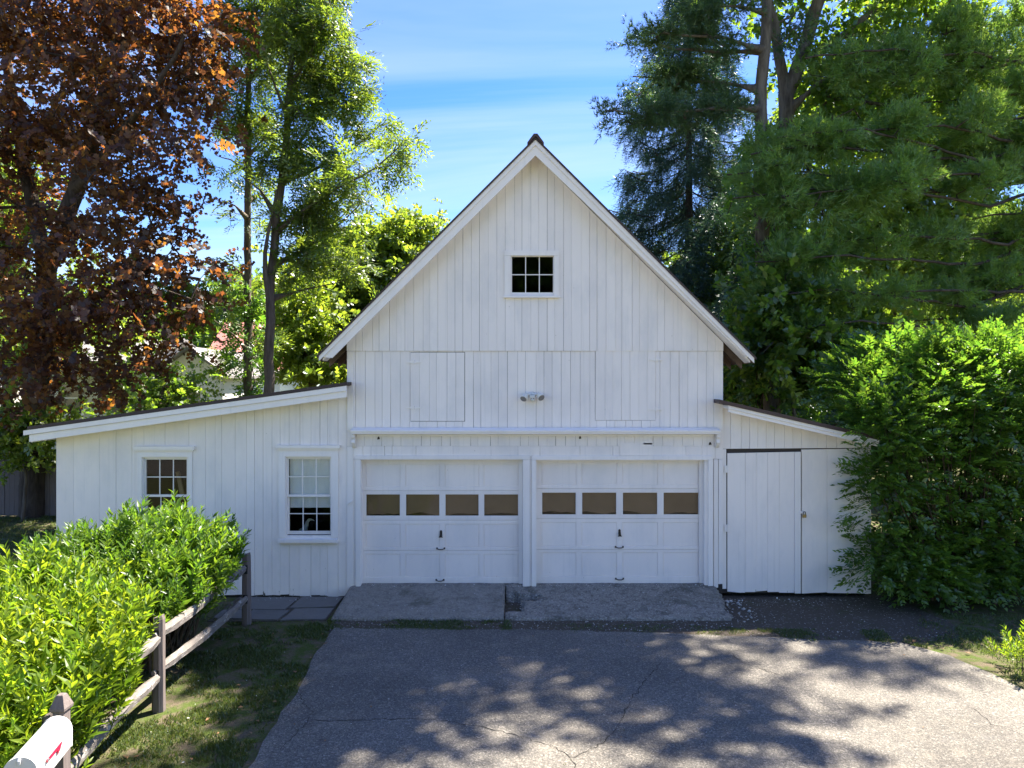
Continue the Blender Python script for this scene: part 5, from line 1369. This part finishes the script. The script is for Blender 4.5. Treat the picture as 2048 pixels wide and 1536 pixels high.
# ---- shrubs made of leafy shoots: the 300 that show largest are parts of their own
def shrub(name, label, base, tips, dirs, tmpl, mat, size, seed, part, stems, up=None, roll=0.5, jit=0.2, n_parts=300, keymap=None, trim=None):
    r = np.random.default_rng(seed); root = thing(name, label, 'shrub', base)
    k = ~inside_barn(tips, 0.07)
    if trim is not None: k &= trim(tips) & trim(tips + dirs/np.linalg.norm(dirs, axis=1, keepdims=True)*0.36*size)
    tips, dirs = tips[k], dirs[k]
    u = np.tile(np.array(up, float), (len(tips), 1)) + r.normal(size=(len(tips),3))*jit if up is not None else None
    F = frames(dirs, u, r.normal(size=len(tips))*roll); sz = size*r.uniform(0.62, 1.32, len(tips)); which = r.integers(0, len(tmpl), len(tips))
    camp = np.array([0, 0, CAMZ]); cen = tips.mean(0)
    view = (camp - tips); dist = np.linalg.norm(view, axis=1)
    px_ = 1024+FPX*tips[:,0]/tips[:,1]; py_ = 768-FPX*(tips[:,2]-CAMZ)/tips[:,1]
    inframe = (px_ > -20) & (px_ < 2068) & (py_ < 1556)
    cell = {}; order = np.argsort(dist)
    front = np.zeros(len(tips), bool)
    for i in order:                                   # foremost shoot in each patch of the view
        if not inframe[i]: continue
        key = (int(px_[i]//keymap), int(py_[i]//keymap))
        if cell.get(key, 0) < 1: cell[key] = 1; front[i] = True
    cand = [i for i in order if front[i]][:n_parts]; sel = np.zeros(len(tips), bool); sel[cand] = True
    meshes = []
    for V, T in tmpl:
        me = bpy.data.meshes.new(part); me.from_pydata([tuple(q) for q in V], [], [tuple(q) for q in T]); me.materials.append(mat); meshes.append(me)
    from mathutils import Matrix
    b0 = np.array(base)
    for i in cand:
        o = bpy.data.objects.new(part, meshes[which[i]]); col.objects.link(o); o.parent = root
        m4 = np.eye(4); m4[:3,:3] = F[i]*sz[i]; m4[:3,3] = tips[i]-b0; o.matrix_local = Matrix(m4.tolist())
    rest = ~sel; parts = [scatter(t, tips[rest & (which == q)], F[rest & (which == q)], sz[rest & (which == q)]) for q, t in enumerate(tmpl)]
    V, T = merge(parts); tag(fast_mesh('foliage', V, T, mat, root), kind='stuff')
    a, b, ra, rb = stems_to(stems[0], tips, r, stems[1], stems[2]); V, T = tube_edges(a, b, ra, rb, 5); fast_mesh('stems', V, T, M['twig'], root)
    return root

def mound(lumps, n, r, low=0.12):
    """points and outward directions over a heap of ellipsoids (x,y,z,rx,ry,rz)"""
    w = np.array([l[3]*l[4]+l[4]*l[5]+l[3]*l[5] for l in lumps]); P_, D_ = [], []
    for l, c in zip(lumps, (n*w/w.sum()).astype(int)):
        d = r.normal(size=(c,3)); d /= np.linalg.norm(d, axis=1, keepdims=True); d[:,2] = np.where(d[:,2] < -0.35, -d[:,2], d[:,2])
        k = 1 - 0.55*r.random((c,1))**2.2
        p = np.array(l[:3]) + d*np.array(l[3:])*k*(1+0.16*np.sin(d[:,:1]*9+d[:,1:2]*7+d[:,2:]*8)+0.05*r.normal(size=(c,1))); P_.append(p); D_.append(d)
    P_, D_ = np.concatenate(P_), np.concatenate(D_); k = P_[:,2] > low
    return P_[k], D_[k]
# shoots kept off the drive side of the fence, where posts and rails stand clear
def off_fence(p):
    x, y, z = p[:,0], p[:,1], p[:,2]
    near = (y < 7.45) & (x > -3.52) | (y >= 7.45) & (y < 7.75) & (x > -3.95)
    gap = (y >= 7.75) & (y < 8.9) & (x > -3.92) & (z < 1.0)
    back = (y >= 8.9) & (x > -3.97) & (z < 0.72)
    posts_ = np.zeros(len(p), bool)
    for (px, py, h) in posts[:2]:
        u = x - px*y/py                                             # sight of the post kept open from the drive
        posts_ |= (np.abs(u) < 0.14) & (y < py + 0.05) & (y > py - 1.6) & (z < CAMZ - (CAMZ-h-0.02)*y/py)
    return ~(near | gap | back | posts_)
def stems_to(base, tips, r, n, r0=0.014):
    i = r.choice(len(tips), n); A, B, ra, rb = [], [], [], []
    for q in i:
        t = tips[q]; b = np.array([base[0]+(t[0]-base[0])*0.35+r.normal(0,0.12), base[1]+(t[1]-base[1])*0.55+r.normal(0,0.12), 0.0]); m_ = b*0.45+t*0.55+np.array([0,0,0.15]); pts = [b, m_, t]
        for k in range(2): A.append(pts[k]); B.append(pts[k+1]); ra.append(r0*(1-0.4*k)); rb.append(r0*(0.6-0.35*k))
    return np.array(A), np.array(B), np.array(ra), np.array(rb)

r = np.random.default_rng(111)
lumps = [(-4.75,6.1,0.50,0.80,0.85,0.62),(-5.25,6.9,0.60,0.85,0.85,0.66),(-4.55,7.3,0.68,0.62,0.65,0.62),(-5.95,6.3,0.4,0.8,0.9,0.55),(-4.25,5.5,0.35,0.55,0.7,0.45),(-5.3,7.9,0.68,0.8,0.6,0.66),(-6.3,7.4,0.4,0.7,0.8,0.50),(-3.92,6.55,0.62,0.46,0.60,0.42),(-4.6,5.0,0.3,0.6,0.5,0.40),(-3.88,5.95,0.45,0.44,0.5,0.40),(-4.0,7.05,0.68,0.44,0.42,0.42)]
tips, dd = mound(lumps, 2250, r)
dirs = dd*0.55 + np.array([0,0,0.75]) + r.normal(size=dd.shape)*0.28
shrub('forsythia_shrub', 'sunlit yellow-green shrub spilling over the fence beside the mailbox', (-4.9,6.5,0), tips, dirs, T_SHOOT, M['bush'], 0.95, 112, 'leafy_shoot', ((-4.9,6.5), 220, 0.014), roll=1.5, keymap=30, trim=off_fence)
lumps = [(-4.95,9.0,0.78,0.80,0.75,0.78),(-4.75,9.85,0.82,0.70,0.60,0.72),(-4.30,9.4,0.78,0.45,0.60,0.62),(-5.6,8.9,0.66,0.75,0.75,0.68),(-4.25,8.6,0.65,0.42,0.55,0.55),(-5.4,9.9,0.66,0.6,0.5,0.68),(-4.08,9.75,0.85,0.36,0.45,0.45),(-6.2,8.8,0.35,0.6,0.7,0.45)]
tips, dd = mound(lumps, 2100, r)
tall = np.array([[-4.72,9.75,1.44],[-4.78,9.82,1.54],[-5.45,9.9,1.22],[-5.0,9.9,1.37],[-4.15,9.9,1.10],[-3.95,9.95,0.90],[-5.8,9.4,0.97],[-5.25,9.6,1.24],[-4.45,9.9,1.24],[-3.88,10.0,0.74],[-6.1,9.2,0.77],[-4.62,9.9,1.37]])
td = np.tile(np.array([0.05,0,1.0]), (len(tall),1)) + r.normal(size=tall.shape)*0.2
dirs = dd*0.55 + np.array([0,0,0.75]) + r.normal(size=dd.shape)*0.28
tips = np.concatenate([tips, tall]); dirs = np.concatenate([dirs, td])
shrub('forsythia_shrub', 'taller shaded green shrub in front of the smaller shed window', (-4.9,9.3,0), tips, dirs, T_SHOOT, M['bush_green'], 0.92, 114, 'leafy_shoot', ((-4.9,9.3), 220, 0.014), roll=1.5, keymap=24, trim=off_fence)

r = np.random.default_rng(121)
lumps = [(6.14,11.38,2.72,0.52,0.30,0.52),(6.16,11.42,2.1,0.50,0.32,0.6),(6.30,11.45,0.55,0.74,0.45,0.62),(7.0,11.45,0.35,0.7,0.45,0.42),(8.6,11.4,0.4,0.8,0.45,0.45),(6.18,11.48,1.5,0.60,0.40,0.8),(6.3,11.7,2.75,0.85,0.6,0.8),(7.2,11.8,0.75,0.95,0.60,0.85),(7.3,12.0,1.9,1.05,0.8,1.1),(7.4,12.2,3.1,1.2,0.9,0.9),(8.3,11.9,0.85,1.1,0.7,0.9),(8.4,12.2,2.2,1.2,0.9,1.2),(8.4,12.6,3.6,1.4,1.1,0.85),(7.2,12.9,3.75,1.2,0.9,0.70),(9.5,12.2,1.6,1.2,1.0,1.5),(9.6,12.6,3.3,1.4,1.1,1.1),(6.3,12.5,3.45,0.8,0.7,0.5),(6.7,11.35,0.35,0.6,0.4,0.35),(7.9,11.5,0.4,0.7,0.45,0.4)]
tips, dd = mound(lumps, 9000, r, 0.06)
dirs = dd*np.array([1,1,0.5]) + np.array([0,0,0.10]) + r.normal(size=dd.shape)*0.28
topk = tips[:,2] > 3.6; dirs[topk] += np.array([-0.1,0,0.25])
dirs[tips[:,2] < 2.4] += np.array([0,0,-0.25])
shrub('broad_shrub', 'huge glossy dark-green shrub swallowing the end of the right shed', (7.6,11.5,0), tips, dirs, T_TWIG, M['shrub'], 0.80, 122, 'leafy_twig', ((7.6,11.9), 200, 0.018), up=(0,0,1), roll=0.35, keymap=32)

r = np.random.default_rng(131)
tips, dd = mound([(6.45,8.6,0.12,0.35,0.4,0.22),(6.7,8.2,0.10,0.3,0.4,0.2)], 150, r, 0.04)
shrub('low_plant', 'low yellow-green plant at the right edge of the driveway', (6.5,8.4,0), tips, dd*0.5+np.array([0,0,0.7]), T_SHOOT, M['bush'], 0.5, 132, 'leafy_shoot', ((6.5,8.4), 20, 0.006), roll=1.5, keymap=30, n_parts=40)

# ================================================================== FAR HOUSES AND FENCE
def pl_house(name, label, x0, x1, y0, y1, eave, ridge, wall, roofm, axis='x', wins=(), clap=True):
    h = thing(name, label, 'house', ((x0+x1)/2, (y0+y1)/2, 0)); xm, ym = (x0+x1)/2, (y0+y1)/2
    b = MB()
    if axis == 'x':
        b.box(x0, x1, y0, y1, 0, eave)
        g_ = [(x0,y0,eave),(x0,y1,eave),(x0,ym,ridge),(x1,y0,eave),(x1,y1,eave),(x1,ym,ridge)]; b.add(g_, [(0,2,1),(3,4,5),(0,3,5,2),(1,2,5,4)])
    else: b.prism([(x0,0),(x1,0),(x1,eave),(xm,ridge),(x0,eave)], y0, y1)
    wall_o = b.build('wall', M[wall], h)
    if clap:
        z = 0.3; cb = None
        while z < eave-0.1:
            m_ = MB(); m_.add([(x0,y0-0.022,z),(x1,y0-0.022,z),(x1,y0-0.003,z+0.16),(x0,y0-0.003,z+0.16),(x0,y0-0.003,z),(x1,y0-0.003,z)], [(0,1,2,3),(0,4,5,1)])
            m_.build('clapboard', M[wall], wall_o); z += 0.163
    r_ = MB(); o = 0.35; th = 0.12
    if axis == 'x':
        sl_ = (ridge-eave)/(ym-y0)
        for s in (-1, 1):
            ye = y0-o if s < 0 else y1+o; ze = eave-sl_*o
            r_.add([(x0-o,ye,ze),(x1+o,ye,ze),(x1+o,ym,ridge),(x0-o,ym,ridge),(x0-o,ye,ze+th),(x1+o,ye,ze+th),(x1+o,ym,ridge+th),(x0-o,ym,ridge+th)], [(0,3,2,1),(4,5,6,7),(0,1,5,4),(1,2,6,5),(2,3,7,6),(3,0,4,7)])
    else:
        sl_ = (ridge-eave)/(xm-x0)
        for xe, s in ((x0-o, -1), (x1+o, 1)):
            ze = eave-sl_*o
            pts_ = [(xe,ze),(xm,ridge),(xm,ridge+th),(xe,ze+th)] if s < 0 else [(xm,ridge),(xe,ze),(xe,ze+th),(xm,ridge+th)]
            r_.prism(pts_, y0-o, y1+o)
    r_.build('roof', M[roofm], h)
    for (wx, wz, ww, wh) in wins:
        fr_ = MB(); e = 0.09; y = y0-0.03
        fr_.box(wx-ww/2-e, wx-ww/2, y-0.03, y0, wz-wh/2-e, wz+wh/2+e).box(wx+ww/2, wx+ww/2+e, y-0.03, y0, wz-wh/2-e, wz+wh/2+e).box(wx-ww/2, wx+ww/2, y-0.03, y0, wz-wh/2-e, wz-wh/2).box(wx-ww/2, wx+ww/2, y-0.03, y0, wz+wh/2, wz+wh/2+e).box(wx-ww/2, wx+ww/2, y-0.015, y0, wz-0.03, wz+0.03)
        w = fr_.build('window', M['siding_white'], h)
        MB().box(wx-ww/2+0.002, wx+ww/2-0.002, y+0.002, y+0.008, wz-wh/2+0.002, wz+wh/2-0.002).build('pane', M['far_glass'], w)
    return h
pl_house('clapboard_house', 'pale clapboard house with grey shingle roof behind the copper maple', -20.5, -15.6, 29.5, 36, 4.55, 5.6, 'siding_far', 'roof_grey', 'x', [(-18.6,3.0,1.0,1.3),(-16.9,3.0,1.0,1.3)])
pl_house('white_house', 'white gabled house glimpsed through the maple leaves', -15.4, -12.6, 30.5, 38, 4.1, 5.1, 'siding_white', 'roof_grey', 'y', [(-14.0,2.9,0.9,1.2)])
pl_house('red_roof_house', 'pale teal house with faded red roof beyond the slender trunks', -17.5, -11.5, 40, 47, 4.6, 7.3, 'siding_teal', 'roof_red', 'x', [(-15.6,3.2,0.9,1.2)])
pl_house('low_house', 'low pale house at the far left behind the fence', -32, -23.5, 31, 38, 3.0, 4.4, 'siding_far', 'roof_grey', 'x', [(-25.6,1.9,1.0,1.0)])

bf = thing('board_fence', 'tall dark board fence in shade beyond the left end of the shed', 'fence', (-14.5,19,0))
x = -21.0
while x < -8.4:
    w = random.uniform(0.125, 0.15); t = 1.80 + random.uniform(-0.03, 0.03); y = 19.0+random.uniform(-0.008, 0.008)
    MB().prism([(x, 0.02), (x+w-0.007, 0.02), (x+w-0.007, t-0.04), (x+w*0.72, t), (x+w*0.25, t), (x, t-0.04)], y, y+0.022).build('board', M['fence_far'], bf); x += w
for z in (0.35, 1.0, 1.6): MB().box(-21.0, -8.4, 19.032, 19.07, z, z+0.09).build('rail', M['fence_far'], bf)
for x in np.arange(-20.9, -8.3, 2.4): MB().box(x, x+0.1, 19.072, 19.172, 0, 1.9).build('post', M['fence_far'], bf)

# ================================================================== GROUND COVER
def grass(name, label, areas, seed, mat='grass'):
    r = np.random.default_rng(seed); Ps, Hs = [], []
    for poly, n, h, patch in areas:
        poly = np.array(poly); lo, hi = poly.min(0), poly.max(0); pts = r.uniform(lo, hi, (n, 2))
        ins = np.zeros(n, bool); j = len(poly)-1
        for i in range(len(poly)):
            c = ((poly[i,1] > pts[:,1]) != (poly[j,1] > pts[:,1])); den = poly[j,1]-poly[i,1]
            xs = (poly[j,0]-poly[i,0])*(pts[:,1]-poly[i,1])/(den if den else 1e-9)+poly[i,0]; ins ^= c & (pts[:,0] < xs); j = i
        pts = pts[ins]
        if patch > 0:
            nv = np.array([mnoise.noise((a*1.6, b*1.6, seed)) + 0.6*mnoise.noise((a*5, b*5, seed)) for a, b in pts]); pts = pts[nv > (patch-0.5)*0.9 + r.normal(size=len(pts))*0.12]
        Ps.append(pts); Hs.append(h*r.uniform(0.5, 1.4, len(pts)))
    p = np.concatenate(Ps); h = np.concatenate(Hs); k = ~inside_barn(np.column_stack([p, np.zeros(len(p))]), 0.0); p, h = p[k], h[k]
    a = r.uniform(0, 6.28, len(p)); b = r.uniform(0, 6.28, len(p)); w = 0.0045+h*0.03; lean = h*r.uniform(0.2, 1.0, len(p)); z0 = 0.002
    A = np.stack([p[:,0]-np.cos(a)*w, p[:,1]-np.sin(a)*w, np.full(len(p), z0)], 1); B = np.stack([p[:,0]+np.cos(a)*w, p[:,1]+np.sin(a)*w, np.full(len(p), z0)], 1)
    C = np.stack([p[:,0]+np.cos(b)*lean*0.4+np.cos(a)*w*0.7, p[:,1]+np.sin(b)*lean*0.4+np.sin(a)*w*0.7, z0+h*0.6], 1); D = np.stack([p[:,0]+np.cos(b)*lean, p[:,1]+np.sin(b)*lean, z0+h], 1)
    V = np.stack([A, B, C, D], 1).reshape(-1, 3); T = (np.array([(0,1,2),(0,2,3)])[None] + (np.arange(len(p))*4)[:,None,None]).reshape(-1, 3)
    tag(fast_mesh(name, V, T, M[mat]), label, kind='stuff')
LEFT = [(-4.4,5.0),(-2.50,5.0),(-2.56,9.0),(-2.66,10.25),(-2.9,10.5),(-4.3,10.5)]
grass('lawn_grass', 'short patchy grass around the driveway and fence',
      [(LEFT, 56000, 0.034, 0.47), ([(-2.7,10.20),(0.0,10.14),(0.0,10.62),(-2.8,10.62)], 9000, 0.030, 0.55), ([(0.0,10.1),(3.3,9.85),(3.3,10.35),(0.0,10.5)], 5000, 0.025, 0.80),
       ([(3.0,9.75),(5.3,9.62),(5.4,10.2),(3.2,10.25)], 9000, 0.03, 0.62), ([(5.4,9.7),(5.85,9.2),(6.25,7.7),(6.6,6.0),(9.5,6.5),(10,10.8),(6.4,10.9)], 42000, 0.035, 0.36),
       ([(-15,11.5),(-7.9,11.5),(-7.9,18.9),(-15,18.9)], 42000, 0.06, 0.25), ([(0.42,6.55),(0.50,6.55),(0.95,6.95),(1.20,7.25),(1.14,7.28),(0.88,7.0)], 260, 0.022, 0), ([(5.0,8.2),(5.6,8.1),(5.7,8.9),(5.2,9.3)], 900, 0.02, 0.8), ([(-7.2,4.8),(-4.4,4.8),(-4.4,11.4),(-8,11.4)], 8000, 0.05, 0.4)], 141)
def pebbles(name, label, areas, mat, seed, flat=0.55, quad=False):
    r = np.random.default_rng(seed); parts = []
    V0 = np.array([(1,0,0),(-1,0,0),(0,1,0),(0,-1,0),(0,0,1),(0,0,-1)], float); T0 = np.array([(0,2,4),(2,1,4),(1,3,4),(3,0,4),(2,0,5),(1,2,5),(3,1,5),(0,3,5)])
    if quad: V0 = np.array([(1,0.2,0.1),(0.1,1,0.4),(-1,-0.1,0.1),(-0.2,-0.8,0.5)]); T0 = np.array([(0,1,2),(0,2,3)])
    for (x0,x1,y0,y1,zf,n,s0,s1) in areas:
        x = r.uniform(x0,x1,n); y = r.uniform(y0,y1,n); z = np.array([zf(a,b) for a,b in zip(x,y)]); s = s0*(s1/s0)**(r.random(n)**2.5)
        d = np.column_stack([r.normal(size=(n,2)), r.normal(size=n)*0.12]); parts.append(scatter((V0*np.array([1,0.75,flat]), T0), np.column_stack([x,y,z]), frames(d, None, r.normal(size=n)*0.2), s))
    V, T = merge(parts); return tag(fast_mesh(name, V, T, M[mat]), label, kind='stuff')
slabz = lambda x, y: 0.225 + (0.045-0.215)*min(1, max(0, (11.86-y)/1.26))
flat = lambda h: (lambda x, y: h)
pebbles('gravel', 'loose pale pebbles scattered over dirt, slab and driveway edge', [(3.35,6.2,9.9,11.7,flat(0.010),420,0.004,0.016),(-2.7,3.3,10.15,10.6,flat(0.012),420,0.005,0.02),(0.2,3.3,10.65,11.8,slabz,260,0.005,0.020),(-2.6,-0.2,10.7,11.8,slabz,70,0.004,0.011),(-2.4,5.5,7,10.1,flat(0.02),140,0.004,0.011)], 'pebble', 151)
pebbles('paint_chips', 'flakes of white paint fallen along the foot of the barn', [(-2.6,3.4,11.62,11.80,lambda x,y: 0.228,170,0.005,0.020),(-4.5,-2.85,11.5,11.74,flat(0.036),40,0.006,0.018),(3.5,5.8,11.3,11.7,flat(0.014),70,0.006,0.022),(-2.7,3.3,10.7,11.6,lambda x,y: slabz(x,y)+0.004,50,0.005,0.016),(-3.8,-2.7,6.5,10.3,flat(0.02),22,0.006,0.018)], 'chip', 152, 0.5, True)
pebbles('fallen_leaves', 'a few dry brown leaves lying on the grass and asphalt', [(-3.7,-2.5,5.5,10.3,flat(0.025),34,0.018,0.04),(5.4,7.5,9.0,10.8,flat(0.02),30,0.018,0.04),(-2.3,5.2,6.8,10,flat(0.026),16,0.012,0.03)], 'deadleaf', 153, 0.8, True)
pebbles('rubble', 'crumbled concrete bits beside the broken slab', [(3.30,3.75,10.5,11.7,flat(0.02),60,0.012,0.05),(0.0,0.35,10.9,11.5,lambda x,y: 0.02,26,0.01,0.03)], 'pebble', 154, 0.6)
